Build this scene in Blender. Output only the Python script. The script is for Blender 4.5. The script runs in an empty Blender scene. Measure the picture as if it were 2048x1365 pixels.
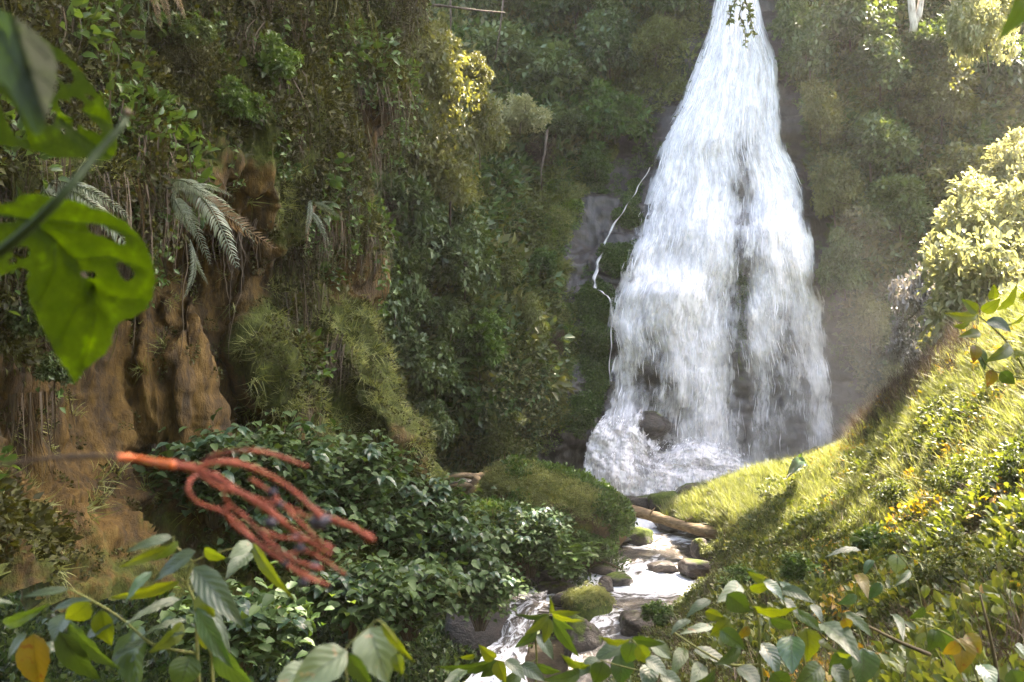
import bpy, math, random
import numpy as np
from mathutils import Vector, Matrix
from mathutils.geometry import delaunay_2d_cdt

# ------------------------------------------------------------------ camera, world, sun, exposure
S = bpy.context.scene
COL = S.collection
PITCH = math.radians(5.0)
LENS = 32.0
FPX = 2048 * LENS / 36.0
cam_d = bpy.data.cameras.new('camera')
cam = bpy.data.objects.new('camera', cam_d); COL.objects.link(cam)
cam.location = (0, 0, 0)
cam.rotation_euler = (math.pi / 2 + PITCH, 0, 0)
cam_d.lens = LENS; cam_d.sensor_width = 36
cam_d.clip_start = 0.05; cam_d.clip_end = 500
cam_d.dof.use_dof = True
cam_d.dof.focus_distance = 24.0
cam_d.dof.aperture_fstop = 4.5
S.camera = cam

SUN_V = Vector((0.42, 0.24, 0.87)).normalized()
SUN_EL = math.asin(SUN_V.z); SUN_AZ = math.atan2(SUN_V.x, SUN_V.y)
W = bpy.data.worlds.new('World'); S.world = W; W.use_nodes = True
wn = W.node_tree.nodes; wn.clear()
wo = wn.new('ShaderNodeOutputWorld'); wb = wn.new('ShaderNodeBackground'); ws = wn.new('ShaderNodeTexSky')
ws.sky_type = 'NISHITA'; ws.sun_disc = False; ws.sun_elevation = SUN_EL; ws.sun_rotation = SUN_AZ
ws.air_density = 1.0; ws.dust_density = 4.0; ws.ozone_density = 0.4
wb.inputs['Strength'].default_value = 0.15
W.node_tree.links.new(ws.outputs[0], wb.inputs[0]); W.node_tree.links.new(wb.outputs[0], wo.inputs[0])
sl = bpy.data.lights.new('sun', 'SUN'); sl.energy = 5.0; sl.angle = math.radians(0.6); sl.color = (1.0, 0.92, 0.82)
sun = bpy.data.objects.new('sun', sl); COL.objects.link(sun)
sun.rotation_euler = SUN_V.to_track_quat('Z', 'Y').to_euler()
S.view_settings.view_transform = 'Standard'; S.view_settings.look = 'None'
S.view_settings.exposure = 3.4; S.view_settings.use_white_balance = True; S.view_settings.white_balance_temperature = 7250; S.view_settings.white_balance_tint = 11; S.view_settings.gamma = 1.0
S.view_settings.use_curve_mapping = False
S.cycles.use_denoising = True
S.cycles.max_bounces = 6; S.cycles.diffuse_bounces = 3; S.cycles.glossy_bounces = 2
S.cycles.transmission_bounces = 4; S.cycles.transparent_max_bounces = 12; S.cycles.volume_bounces = 1
S.cycles.sample_clamp_indirect = 4.0
S.cycles.caustics_reflective = False; S.cycles.caustics_refractive = False
HAZE_DENSITY = 0.0006

rng = np.random.default_rng(7)
random.seed(7)
CP, SP = math.cos(PITCH), math.sin(PITCH)

def P(px, py, d):
    """pixel of the 2048-wide photograph + depth along the view axis -> world point"""
    px = np.asarray(px, float); py = np.asarray(py, float); d = np.asarray(d, float)
    a = (px - 1024) / FPX; b = (682.5 - py) / FPX
    return np.stack([a * d, (CP - b * SP) * d, (SP + b * CP) * d], -1)

def PV(px, py, d):
    return Vector(P(px, py, d))

def proj(p):
    p = np.asarray(p, float)
    d = p[..., 1] * CP + p[..., 2] * SP
    u = -p[..., 1] * SP + p[..., 2] * CP
    return 1024 + p[..., 0] / d * FPX, 682.5 - u / d * FPX, d

# ------------------------------------------------------------------ noise
def _hash(ix, iy, iz, seed):
    h = (ix * 374761393 + iy * 668265263 + iz * 2147483647 + seed * 1274126177) & 0xFFFFFFFF
    h = ((h ^ (h >> 13)) * 1274126177) & 0xFFFFFFFF
    h = ((h ^ (h >> 16)) * 2246822519) & 0xFFFFFFFF
    return ((h ^ (h >> 15)) & 0xFFFFFF) / float(0xFFFFFF)

def vnoise(p, seed=0):
    p = np.asarray(p, float)
    i = np.floor(p).astype(np.int64); f = p - i
    f = f * f * f * (f * (f * 6 - 15) + 10)
    r = 0
    for dx in (0, 1):
        for dy in (0, 1):
            for dz in (0, 1):
                w = (f[..., 0] if dx else 1 - f[..., 0]) * (f[..., 1] if dy else 1 - f[..., 1]) * (f[..., 2] if dz else 1 - f[..., 2])
                r = r + w * _hash(i[..., 0] + dx, i[..., 1] + dy, i[..., 2] + dz, seed)
    return r * 2 - 1

def fbm(p, seed=0, octs=4, gain=0.5):
    p = np.asarray(p, float); a = 1.0; r = 0; t = 0
    for o in range(octs):
        r = r + a * vnoise(p * (2 ** o) + o * 17.3, seed + o); t += a; a *= gain
    return r / t

def sstep(a, b, x):
    t = np.clip((np.asarray(x, float) - a) / (b - a), 0, 1)
    return t * t * (3 - 2 * t)

# ------------------------------------------------------------------ mesh making
def mk_mesh(name, verts, tris=None, quads=None, attrs=None, uv=None, smooth=True):
    verts = np.asarray(verts, np.float32).reshape(-1, 3)
    me = bpy.data.meshes.new(name)
    tris = np.zeros((0, 3), np.int32) if tris is None else np.asarray(tris, np.int32).reshape(-1, 3)
    quads = np.zeros((0, 4), np.int32) if quads is None else np.asarray(quads, np.int32).reshape(-1, 4)
    nl = tris.size + quads.size
    me.vertices.add(len(verts)); me.vertices.foreach_set('co', verts.ravel())
    me.loops.add(nl); li = np.concatenate([tris.ravel(), quads.ravel()]).astype(np.int32)
    me.loops.foreach_set('vertex_index', li)
    nf = len(tris) + len(quads)
    me.polygons.add(nf)
    st = np.concatenate([np.arange(len(tris)) * 3, tris.size + np.arange(len(quads)) * 4]).astype(np.int32)
    me.polygons.foreach_set('loop_start', st)
    me.polygons.foreach_set('use_smooth', np.full(nf, bool(smooth)))
    if uv is not None:
        l = me.uv_layers.new(name='uv'); l.data.foreach_set('uv', np.asarray(uv, np.float32)[li].ravel())
    for k, v in (attrs or {}).items():
        a = me.attributes.new(k, 'FLOAT', 'POINT'); a.data.foreach_set('value', np.asarray(v, np.float32).ravel())
    me.update(calc_edges=True)
    return me

def link(name, me, mat, parent=None, **props):
    o = bpy.data.objects.new(name, me); COL.objects.link(o)
    if mat is not None and me is not None and not me.materials:
        me.materials.append(mat)
    if parent is not None: o.parent = parent
    for k, v in props.items(): o[k] = v
    return o

def thing(name, label, cat, loc=(0, 0, 0), rotz=0, group=None):
    o = bpy.data.objects.new(name, None); COL.objects.link(o)
    o.location = loc; o.rotation_euler = (0, 0, rotz); o.empty_display_size = 0.2
    o['label'] = label; o['category'] = cat
    if group: o['group'] = group
    return o

def kids(o): return KIDS.get(o.name, [])
KIDS = {}
def part(name, me, mat, parent, **kw):
    o = link(name, me, mat, parent, **kw); KIDS.setdefault(parent.name, []).append(o); return o
def dup(root, label=None, group=None, parent=None):
    r = root.copy(); COL.objects.link(r)
    if parent is not None: r.parent = parent
    if label: r['label'] = label
    if group: r['group'] = group
    for ch in kids(root):
        c = dup(ch, parent=r); KIDS.setdefault(r.name, []).append(c)
    return r

class MB:
    """collects pieces into one mesh"""
    def __init__(s): s.v = []; s.t = []; s.q = []; s.n = 0; s.a = []
    def add(s, v, t=None, q=None, tint=0.5):
        v = np.asarray(v, float).reshape(-1, 3)
        if t is not None and len(t): s.t.append(np.asarray(t).reshape(-1, 3) + s.n)
        if q is not None and len(q): s.q.append(np.asarray(q).reshape(-1, 4) + s.n)
        s.v.append(v); s.a.append(np.broadcast_to(np.asarray(tint, float), (len(v),))); s.n += len(v); return s
    def tube(s, pts, r, n=6, tint=0.5):
        pts = np.asarray(pts, float); m = len(pts); r = np.broadcast_to(np.asarray(r, float), (m,))
        tg = np.gradient(pts, axis=0); tg /= np.linalg.norm(tg, axis=1, keepdims=True) + 1e-9
        ref = np.array([0.13, 0.21, 0.97]) if abs(tg[:, 2]).mean() < 0.85 else np.array([0.98, 0.1, 0.1])
        a = np.cross(tg, ref); a /= np.linalg.norm(a, axis=1, keepdims=True) + 1e-9
        b = np.cross(tg, a)
        th = np.arange(n) * 2 * np.pi / n
        v = pts[:, None] + r[:, None, None] * (np.cos(th)[None, :, None] * a[:, None] + np.sin(th)[None, :, None] * b[:, None])
        i = np.arange(m - 1)[:, None] * n + np.arange(n)[None]; j = np.arange(m - 1)[:, None] * n + (np.arange(n)[None] + 1) % n
        q = np.stack([i, j, j + n, i + n], -1).reshape(-1, 4)
        v = np.concatenate([v.reshape(-1, 3), pts[:1], pts[-1:]])
        k = np.arange(n); c0 = m * n
        t = np.concatenate([np.stack([k * 0 + c0, (k + 1) % n, k], -1), np.stack([k * 0 + c0 + 1, k + (m - 1) * n, (k + 1) % n + (m - 1) * n], -1)])
        return s.add(v, t, q, tint)
    def mesh(s, name, smooth=True):
        v = np.concatenate(s.v); t = np.concatenate(s.t) if s.t else None; q = np.concatenate(s.q) if s.q else None
        return mk_mesh(name, v, t, q, {'tint': np.concatenate(s.a)}, smooth=smooth)

def unit(v): return v / (np.linalg.norm(v, axis=-1, keepdims=True) + 1e-9)

def leaves(mb, pos, dr, nr, L, wid=0.28, fold=0.12, droop=0.18, tint=None, simple=False):
    """many small real leaves, folded along the midrib"""
    n = len(pos); L = np.broadcast_to(np.asarray(L, float), (n,))[:, None]
    dr = unit(dr); sd = unit(np.cross(dr, nr)); nr = np.cross(sd, dr)
    tint = rng.random(n) if tint is None else tint
    if simple:
        v = np.stack([pos, pos + L * (0.45 * dr + wid * sd + fold * nr), pos + L * (dr - droop * nr), pos + L * (0.45 * dr - wid * sd + fold * nr)], 1)
        b = np.arange(n)[:, None] * 4
        t = np.concatenate([b + [0, 2, 1], b + [0, 3, 2]]); mb.add(v, t, None, np.repeat(tint, 4))
    else:
        v = np.stack([pos, pos + L * (0.3 * dr + wid * .9 * sd + fold * nr), pos + L * (0.68 * dr + wid * .72 * sd + (fold - droop * .3) * nr),
                      pos + L * (dr - droop * nr), pos + L * (0.68 * dr - wid * .72 * sd + (fold - droop * .3) * nr),
                      pos + L * (0.3 * dr - wid * .9 * sd + fold * nr), pos + L * (0.5 * dr - droop * .12 * nr)], 1)
        b = np.arange(n)[:, None] * 7
        t = np.concatenate([b + [0, 6, 1], b + [1, 6, 2], b + [2, 6, 3], b + [3, 6, 4], b + [4, 6, 5], b + [5, 6, 0]])
        mb.add(v, t, None, np.repeat(tint, 7))

# ------------------------------------------------------------------ materials
def mat_new(name):
    m = bpy.data.materials.new(name); m.use_nodes = True
    nt = m.node_tree; nt.nodes.clear()
    out = nt.nodes.new('ShaderNodeOutputMaterial')
    def N(t, **kw):
        n = nt.nodes.new(t)
        for k, v in kw.items():
            if k in n.inputs: n.inputs[k].default_value = v
            else: setattr(n, k, v)
        return n
    def Lk(a, b): nt.links.new(a, b)
    return m, nt, out, N, Lk

def ramp(N, stops):
    r = N('ShaderNodeValToRGB'); e = r.color_ramp.elements
    while len(e) < len(stops): e.new(0.5)
    for el, (p, c) in zip(e, stops):
        el.position = p; el.color = (*c, 1)
    return r

def mat_leaf(name, cols, gloss=0.45, trans=0.35, tcol=None, scale=0.35, spec=0.4, patch=0.35):
    """cols: 3-4 leaf colours; each leaf takes its own from 'tint', the plant and the spot it grows at shift it"""
    m, nt, out, N, Lk = mat_new(name)
    at = N('ShaderNodeAttribute', attribute_name='tint')
    oi = N('ShaderNodeObjectInfo')
    geo = N('ShaderNodeNewGeometry')
    ns = N('ShaderNodeTexNoise', Scale=scale, Detail=3.0); Lk(geo.outputs['Position'], ns.inputs['Vector'])
    m1 = N('ShaderNodeMath', operation='MULTIPLY'); m1.inputs[1].default_value = 0.55; Lk(at.outputs['Fac'], m1.inputs[0])
    m2 = N('ShaderNodeMath', operation='MULTIPLY_ADD'); m2.inputs[1].default_value = 0.18; Lk(oi.outputs['Random'], m2.inputs[0]); Lk(m1.outputs[0], m2.inputs[2])
    m3 = N('ShaderNodeMath', operation='MULTIPLY_ADD'); m3.inputs[1].default_value = patch * 2; Lk(ns.outputs['Fac'], m3.inputs[0]); Lk(m2.outputs[0], m3.inputs[2])
    m4 = N('ShaderNodeMath', operation='SUBTRACT'); m4.inputs[1].default_value = patch * 0.78; Lk(m3.outputs[0], m4.inputs[0])
    r = ramp(N, [(i / (len(cols) - 1), c) for i, c in enumerate(cols)]); Lk(m4.outputs[0], r.inputs['Fac'])
    pb = N('ShaderNodeBsdfPrincipled', Roughness=gloss); pb.inputs['Specular IOR Level'].default_value = spec
    Lk(r.outputs['Color'], pb.inputs['Base Color'])
    tr = N('ShaderNodeBsdfTranslucent')
    hs = N('ShaderNodeMixRGB', blend_type='MULTIPLY'); hs.inputs['Fac'].default_value = 1.0
    hs.inputs['Color2'].default_value = (*(tcol or (1.5, 1.4, 0.45)), 1); Lk(r.outputs['Color'], hs.inputs['Color1']); Lk(hs.outputs[0], tr.inputs['Color'])
    mx = N('ShaderNodeMixShader'); mx.inputs[0].default_value = trans
    Lk(pb.outputs[0], mx.inputs[1]); Lk(tr.outputs[0], mx.inputs[2]); Lk(mx.outputs[0], out.inputs['Surface'])
    return m

def mat_plain(name, cols, rough=0.8, scale=3.0, bump=0.3, stretch=(1, 1, 1), spec=0.3, detail=6.0):
    m, nt, out, N, Lk = mat_new(name)
    tc = N('ShaderNodeTexCoord'); mp = N('ShaderNodeMapping'); mp.inputs['Scale'].default_value = stretch
    Lk(tc.outputs['Object'], mp.inputs['Vector'])
    ns = N('ShaderNodeTexNoise', Scale=scale, Detail=detail, Roughness=0.65); Lk(mp.outputs[0], ns.inputs['Vector'])
    k = len(cols) - 1
    r = ramp(N, [(0.3 + 0.4 * i / k, c) for i, c in enumerate(cols)]); Lk(ns.outputs['Fac'], r.inputs['Fac'])
    pb = N('ShaderNodeBsdfPrincipled', Roughness=rough); pb.inputs['Specular IOR Level'].default_value = spec
    Lk(r.outputs['Color'], pb.inputs['Base Color'])
    if bump:
        b = N('ShaderNodeBump', Strength=bump, Distance=0.05); Lk(ns.outputs['Fac'], b.inputs['Height']); Lk(b.outputs[0], pb.inputs['Normal'])
    Lk(pb.outputs[0], out.inputs['Surface'])
    return m

def mat_cliff(name, rock, moss, moss_at=0.5, stretch=(1, 1, 0.3), rough=0.75, scale=0.9, mossattr=True, spec=0.3):
    """rock streaked downwards, moss where the 'moss' attribute and noise say so"""
    m, nt, out, N, Lk = mat_new(name)
    geo = N('ShaderNodeNewGeometry'); mp = N('ShaderNodeMapping'); mp.inputs['Scale'].default_value = stretch
    Lk(geo.outputs['Position'], mp.inputs['Vector'])
    n1 = N('ShaderNodeTexNoise', Scale=scale, Detail=9.0, Roughness=0.68, Distortion=0.4); Lk(mp.outputs[0], n1.inputs['Vector'])
    n2 = N('ShaderNodeTexNoise', Scale=scale * 5, Detail=6.0, Roughness=0.7); Lk(mp.outputs[0], n2.inputs['Vector'])
    mxn = N('ShaderNodeMath', operation='MULTIPLY_ADD'); mxn.inputs[1].default_value = 0.5; Lk(n2.outputs['Fac'], mxn.inputs[0])
    h = N('ShaderNodeMath', operation='MULTIPLY'); h.inputs[1].default_value = 0.5; Lk(n1.outputs['Fac'], h.inputs[0]); Lk(h.outputs[0], mxn.inputs[2])
    k = len(rock) - 1
    r = ramp(N, [(0.33 + 0.34 * i / k, c) for i, c in enumerate(rock)]); Lk(mxn.outputs[0], r.inputs['Fac'])
    n3 = N('ShaderNodeTexNoise', Scale=1.1, Detail=8.0, Roughness=0.7); Lk(geo.outputs['Position'], n3.inputs['Vector'])
    n4 = N('ShaderNodeTexNoise', Scale=14.0, Detail=4.0, Roughness=0.7); Lk(geo.outputs['Position'], n4.inputs['Vector'])
    rm = ramp(N, [(0.3 + 0.4 * i / (len(moss) - 1), c) for i, c in enumerate(moss)]); Lk(n4.outputs['Fac'], rm.inputs['Fac'])
    at = N('ShaderNodeAttribute', attribute_name='moss')
    ad = N('ShaderNodeMath', operation='ADD'); Lk(at.outputs['Fac'], ad.inputs[0]); Lk(n3.outputs['Fac'], ad.inputs[1])
    st = N('ShaderNodeMapRange', interpolation_type='SMOOTHSTEP'); st.inputs['From Min'].default_value = 0.93; st.inputs['From Max'].default_value = 1.08
    Lk(ad.outputs[0], st.inputs['Value'])
    mx = N('ShaderNodeMixRGB'); Lk(st.outputs[0], mx.inputs['Fac']); Lk(r.outputs['Color'], mx.inputs['Color1']); Lk(rm.outputs['Color'], mx.inputs['Color2'])
    pb = N('ShaderNodeBsdfPrincipled'); Lk(mx.outputs[0], pb.inputs['Base Color']); pb.inputs['Specular IOR Level'].default_value = spec
    ro = N('ShaderNodeMapRange'); ro.inputs['To Min'].default_value = rough; ro.inputs['To Max'].default_value = 0.95; Lk(st.outputs[0], ro.inputs['Value']); Lk(ro.outputs[0], pb.inputs['Roughness'])
    b = N('ShaderNodeBump', Strength=0.9, Distance=0.12); Lk(mxn.outputs[0], b.inputs['Height'])
    b2 = N('ShaderNodeBump', Strength=0.5, Distance=0.04); Lk(n4.outputs['Fac'], b2.inputs['Height']); Lk(b.outputs[0], b2.inputs['Normal'])
    Lk(b2.outputs[0], pb.inputs['Normal']); Lk(pb.outputs[0], out.inputs['Surface'])
    return m

M = {}
M['cliff_back'] = mat_cliff('wet_grey_rock', [(0.008, 0.006, 0.005), (0.03, 0.024, 0.021), (0.10, 0.085, 0.08)], [(0.025, 0.035, 0.008), (0.08, 0.10, 0.018), (0.17, 0.2, 0.035)], rough=0.4, spec=0.5)
M['cliff_left'] = mat_cliff('ochre_earth_cliff', [(0.006, 0.0035, 0.001), (0.034, 0.018, 0.003), (0.095, 0.052, 0.008), (0.16, 0.105, 0.03)], [(0.015, 0.02, 0.004), (0.045, 0.055, 0.008), (0.08, 0.09, 0.015)], stretch=(1.3, 1.3, 0.35), scale=1.6)
M['ground'] = mat_cliff('forest_soil', [(0.012, 0.009, 0.005), (0.035, 0.025, 0.013), (0.06, 0.045, 0.025)], [(0.02, 0.03, 0.006), (0.05, 0.07, 0.012), (0.09, 0.11, 0.02)], stretch=(1, 1, 1))
M['bank'] = mat_cliff('bank_turf', [(0.02, 0.018, 0.008), (0.04, 0.04, 0.012), (0.08, 0.07, 0.02)], [(0.03, 0.05, 0.008), (0.07, 0.1, 0.015), (0.12, 0.14, 0.025)], stretch=(1, 1, 1))
M['rock_wet'] = mat_cliff('wet_brown_rock', [(0.005, 0.004, 0.003), (0.018, 0.013, 0.010), (0.05, 0.037, 0.03), (0.13,.105,.09)], [(0.02, 0.035, 0.004), (0.06, 0.09, 0.008), (0.11, 0.15, 0.015)], stretch=(1, 1, 1.5), scale=2.5, rough=0.3, spec=0.5)
M['rock_moss'] = mat_cliff('mossy_boulder', [(0.03, 0.02, 0.01), (0.08, 0.05, 0.02), (0.13, 0.09, 0.04)], [(0.04, 0.045, 0.008), (0.10, 0.105, 0.015), (0.18, 0.17, 0.03)], stretch=(1, 1, 1), scale=1.6)
M['leaf_dark'] = mat_leaf('dark_forest_leaf', [(0.022, 0.038, 0.016), (0.062, 0.096, 0.036), (0.125, 0.17, 0.068), (0.21, 0.25, 0.13)], gloss=0.4, trans=0.25, scale=0.4)
M['leaf_olive'] = mat_leaf('olive_leaf', [(0.032, 0.04, 0.012), (0.08, 0.098, 0.026), (0.14, 0.16, 0.048), (0.23, 0.23, 0.09)], gloss=0.5, trans=0.3, scale=0.5)
M['leaf_brown'] = mat_leaf('shaded_olive_leaf', [(0.014, 0.014, 0.004), (0.034, 0.035, 0.009), (0.062, 0.066, 0.016), (0.11, 0.11, 0.035)], gloss=0.55, trans=0.3, scale=0.5, spec=.25)  # olive-brown leaf, darkened to carry the left cliff's shade
M['leaf_sage'] = mat_leaf('sage_leaf', [(0.045, 0.05, 0.022), (0.115, 0.12, 0.05), (0.19, 0.20, 0.09), (0.3, 0.29, 0.16)], gloss=0.5, trans=0.35, scale=0.5)
M['leaf_bright'] = mat_leaf('bright_moss', [(0.06, 0.10, 0.012), (0.11, 0.17, 0.018), (0.17, 0.24, 0.03)], gloss=0.6, trans=0.35, scale=0.8)
M['leaf_green'] = mat_leaf('fresh_green_leaf', [(0.02, 0.045, 0.012), (0.05, 0.095, 0.024), (0.09, 0.155, 0.04), (0.16, 0.22, 0.07)], gloss=0.35, trans=0.35, scale=0.6)
M['leaf_blue'] = mat_leaf('bluish_leaf', [(0.014, 0.032, 0.011), (0.034, 0.066, 0.022), (0.062, 0.105, 0.036), (0.10, 0.15, 0.06)], gloss=0.55, trans=0.3, scale=0.8, spec=0.25)
M['leaf_bank'] = mat_leaf('bank_herb_leaf', [(0.025, 0.038, 0.012), (0.06, 0.085, 0.022), (0.115, 0.14, 0.038), (0.2, 0.17, 0.07)], gloss=0.45, trans=0.4, scale=0.9, spec=0.5)
M['leaf_gold'] = mat_leaf('yellowing_leaf', [(0.12, 0.10, 0.015), (0.2, 0.17, 0.02), (0.26, 0.16, 0.03), (0.24, 0.09, 0.03)], gloss=0.5, trans=0.45, scale=1.5)
M['leaf_pale'] = mat_leaf('pale_sunlit_leaf', [(0.18, 0.2, 0.10), (0.27, 0.28, 0.15), (0.36, 0.36, 0.22), (0.45, 0.42, 0.30)], gloss=0.35, trans=0.45, tcol=(1.2, 1.15, .7), scale=0.6)  # pale leaf, lightened so the colour carries blown-out sunlight
M['leaf_silver'] = mat_leaf('silvery_glint_leaf', [(0.12, 0.12, 0.10), (0.24, 0.23, 0.21), (0.4, 0.37, 0.36), (0.55, 0.5, 0.49)], gloss=0.25, trans=0.2, scale=0.8, spec=0.8, tcol=(1, .9, .7))  # whitish leaf, with sun glints put into the raised colour
M['leaf_dead'] = mat_leaf('dry_brown_growth', [(0.02, 0.014, 0.01), (0.05, 0.035, 0.022), (0.09, 0.065, 0.04), (0.16, 0.12, 0.08)], gloss=0.7, trans=0.2, scale=0.8, tcol=(1.2, 1, .7))
M['grass'] = mat_leaf('grass_blade', [(0.09, 0.11, 0.035), (0.18, 0.2, 0.07), (0.28, 0.29, 0.12), (0.38, 0.33, 0.2)], gloss=0.5, trans=0.4, scale=1.0, tcol=(1.25, 1.25, .6))
M['fern_grey'] = mat_leaf('grey_green_frond', [(0.08, 0.10, 0.075), (0.16, 0.19, 0.15), (0.24, 0.27, 0.22), (0.3, 0.31, 0.25)], gloss=0.5, trans=0.3, scale=0.5, tcol=(1.3, 1.3, .7))
M['fern_tan'] = mat_leaf('dry_tan_frond', [(0.10, 0.07, 0.045), (0.2, 0.14, 0.09), (0.28, 0.2, 0.14), (0.33, 0.25, 0.18)], gloss=0.6, trans=0.3, tcol=(1.2, 1, .7))
M['bark'] = mat_plain('bark', [(0.02, 0.014, 0.01), (0.07, 0.05, 0.035), (0.14, 0.11, 0.08)], scale=6, stretch=(3, 3, 0.6), bump=0.6)
M['bark_pale'] = mat_plain('pale_bark', [(0.2, 0.17, 0.14), (0.45, 0.4, 0.35), (0.6, 0.56, 0.5)], scale=4, stretch=(3, 3, 0.6), bump=0.3)
M['log'] = mat_plain('weathered_log', [(0.05, 0.035, 0.02), (0.16, 0.11, 0.06), (0.3, 0.22, 0.13)], scale=5, stretch=(0.4, 4, 4), bump=0.7)
M['twig'] = mat_plain('twig', [(0.03, 0.02, 0.012), (0.06, 0.045, 0.02), (0.1, 0.08, 0.04)], scale=9, bump=0.2)

# ------------------------------------------------------------------ surfaces from control nets
def cr_basis(t, n):
    """Catmull-Rom weights for parameters t in [0, n-1] -> indices (4) and weights (4)"""
    i = np.clip(np.floor(t).astype(int), 0, n - 2); f = t - i
    w = np.stack([-0.5 * f + f**2 - 0.5 * f**3, 1 - 2.5 * f**2 + 1.5 * f**3, 0.5 * f + 2 * f**2 - 1.5 * f**3, -0.5 * f**2 + 0.5 * f**3], -1)
    idx = np.stack([np.clip(i - 1, 0, n - 1), i, i + 1, np.clip(i + 2, 0, n - 1)], -1)
    return idx, w

def net_eval(net, ru, cv):
    """net (R,C,K) at row params ru (n,) x col params cv (m,)"""
    net = np.asarray(net, float)
    ir, wr = cr_basis(ru, net.shape[0]); ic, wc = cr_basis(cv, net.shape[1])
    a = (net[ir] * wr[:, :, None, None]).sum(1)            # n,C,K
    return (a[:, ic] * wc[None, :, :, None]).sum(2)        # n,m,K

def grid_quads(nr, nc):
    i = (np.arange(nr - 1)[:, None] * nc + np.arange(nc - 1)[None]).ravel()
    return np.stack([i, i + nc, i + nc + 1, i + 1], -1)

def grid_normals(p):
    du = np.gradient(p, axis=1); dv = np.gradient(p, axis=0)
    n = unit(np.cross(dv, du))
    return n

class Surf:
    """a patch of terrain: fine grid of world points with normals and the pixel each was drawn over"""
    def __init__(s, p):
        s.p = p; s.n = grid_normals(p)
        if (s.n * (-p)).sum(-1).mean() < 0: s.n = -s.n
        s.px, s.py, s.d = proj(p)
    def displace(s, amp):
        s.__init__(s.p + s.n * amp[..., None])
    def mesh(s, name, mat, attrs=None, parent=None, **props):
        nr, nc = s.p.shape[:2]
        me = mk_mesh(name, s.p, None, grid_quads(nr, nc), {k: v.ravel() for k, v in (attrs or {}).items()})
        return link(name, me, mat, parent, **props)
    def scatter(s, n, dens=None):
        """n area-weighted random points; dens: array on grid"""
        a = s.p[:-1, :-1]; b = s.p[1:, :-1]; c = s.p[:-1, 1:]
        ar = np.linalg.norm(np.cross(b - a, c - a), axis=-1)
        if dens is not None: ar = ar * np.clip(dens[:-1, :-1], 0, None)
        w = ar.ravel(); tot = w.sum()
        if tot <= 0: return np.zeros((0, 3)), np.zeros((0, 3))
        k = rng.choice(w.size, n, p=w / tot); i, j = np.divmod(k, ar.shape[1])
        u = rng.random(n)[:, None]; v = rng.random(n)[:, None]
        def bl(A): return A[i, j] * (1 - u) * (1 - v) + A[i + 1, j] * u * (1 - v) + A[i, j + 1] * (1 - u) * v + A[i + 1, j + 1] * u * v
        return bl(s.p), unit(bl(s.n))

def bump(px, py, cx, cy, sx, sy, amp):
    return amp * np.exp(-((px - cx) / sx) ** 2 - ((py - cy) / sy) ** 2)

# ---- back cliff
BC = [500, 700, 850, 1000, 1120, 1220, 1350, 1480, 1600, 1720, 1850, 2000, 2300, 2700]
BR = [-250, -80, 80, 220, 360, 460, 560, 640, 760, 860, 940, 1040]
BD = np.array([
 [44, 44, 45, 45, 45, 44, 43, 42.5, 42, 42, 41, 40, 39, 38],
 [42, 42, 43, 43.5, 43, 42, 40.5, 39.5, 39, 39, 38.5, 38, 37, 36],
 [38, 38, 39, 41, 41, 40, 38.5, 37.5, 37.5, 38, 37.5, 37, 36, 35],
 [34, 34, 35, 38, 39, 38.5, 37, 36.3, 36.3, 36.8, 36.5, 36, 35, 34],
 [31, 31, 32.5, 35.5, 37, 37, 36, 35.5, 35.5, 36, 35.7, 35, 34, 33],
 [30, 30, 31.5, 34, 35.7, 36, 35.3, 35, 34.8, 35.5, 35, 34.5, 33.5, 32.5],
 [29, 29, 30.5, 32.5, 34.5, 35.2, 34.7, 34.8, 34.6, 35, 34.6, 34, 33, 32],
 [28.5, 28.5, 30, 31.5, 33.8, 34.7, 34.7, 34.8, 34.6, 34.8, 34.4, 33.6, 32.6, 31.6],
 [28.5, 28.5, 30, 31, 33, 34.2, 34.7, 34.6, 34.4, 34.5, 34, 33.2, 32.2, 31],
 [29, 29.5, 31, 32, 33, 33.7, 34.3, 34.2, 34.1, 34.1, 33.6, 32.6, 31.6, 30.6],
 [29, 29.5, 31.2, 32.3, 33, 33.3, 33.8, 33.8, 33.8, 33.8, 33.2, 32, 31, 30],
 [28, 28.5, 29.5, 30.5, 31, 31.5, 32, 32, 32, 32, 31.5, 30.5, 29.5, 28.5]], float)
def back_depth(px, py):
    """depth of the back cliff at pixels (arrays of one shape)"""
    px = np.asarray(px, float); py = np.asarray(py, float)
    c = np.interp(px, BC, np.arange(len(BC))); r = np.interp(py, BR, np.arange(len(BR)))
    ir, wr = cr_basis(r, len(BR)); ic, wc = cr_basis(c, len(BC))
    v = BD[ir[..., :, None], ic[..., None, :]]
    d = (v * wr[..., :, None] * wc[..., None, :]).sum((-1, -2))
    # ledges that the water falls over: the face steps out towards the camera just below the lip
    d = d - 0.75 * np.exp(-((px - 1330) / 110) ** 2) * np.exp(-((py - 590) / 34) ** 2)
    d = d - 0.7 * np.exp(-((px - 1545) / 75) ** 2) * np.exp(-((py - 462) / 26) ** 2)
    d = d - bump(px, py, 1300, 850, 60, 30, 1.0) - bump(px, py, 1190, 640, 45, 60, 0.8) - bump(px, py, 1235, 530, 40, 36, 0.9)
    d = d - bump(px, py, 1480, 700, 26, 190, 0.35) + bump(px, py, 940, 880, 90, 60, 0.9)
    d = d - bump(px, py, 1390, 470, 90, 60, 0.4)
    return d

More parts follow.
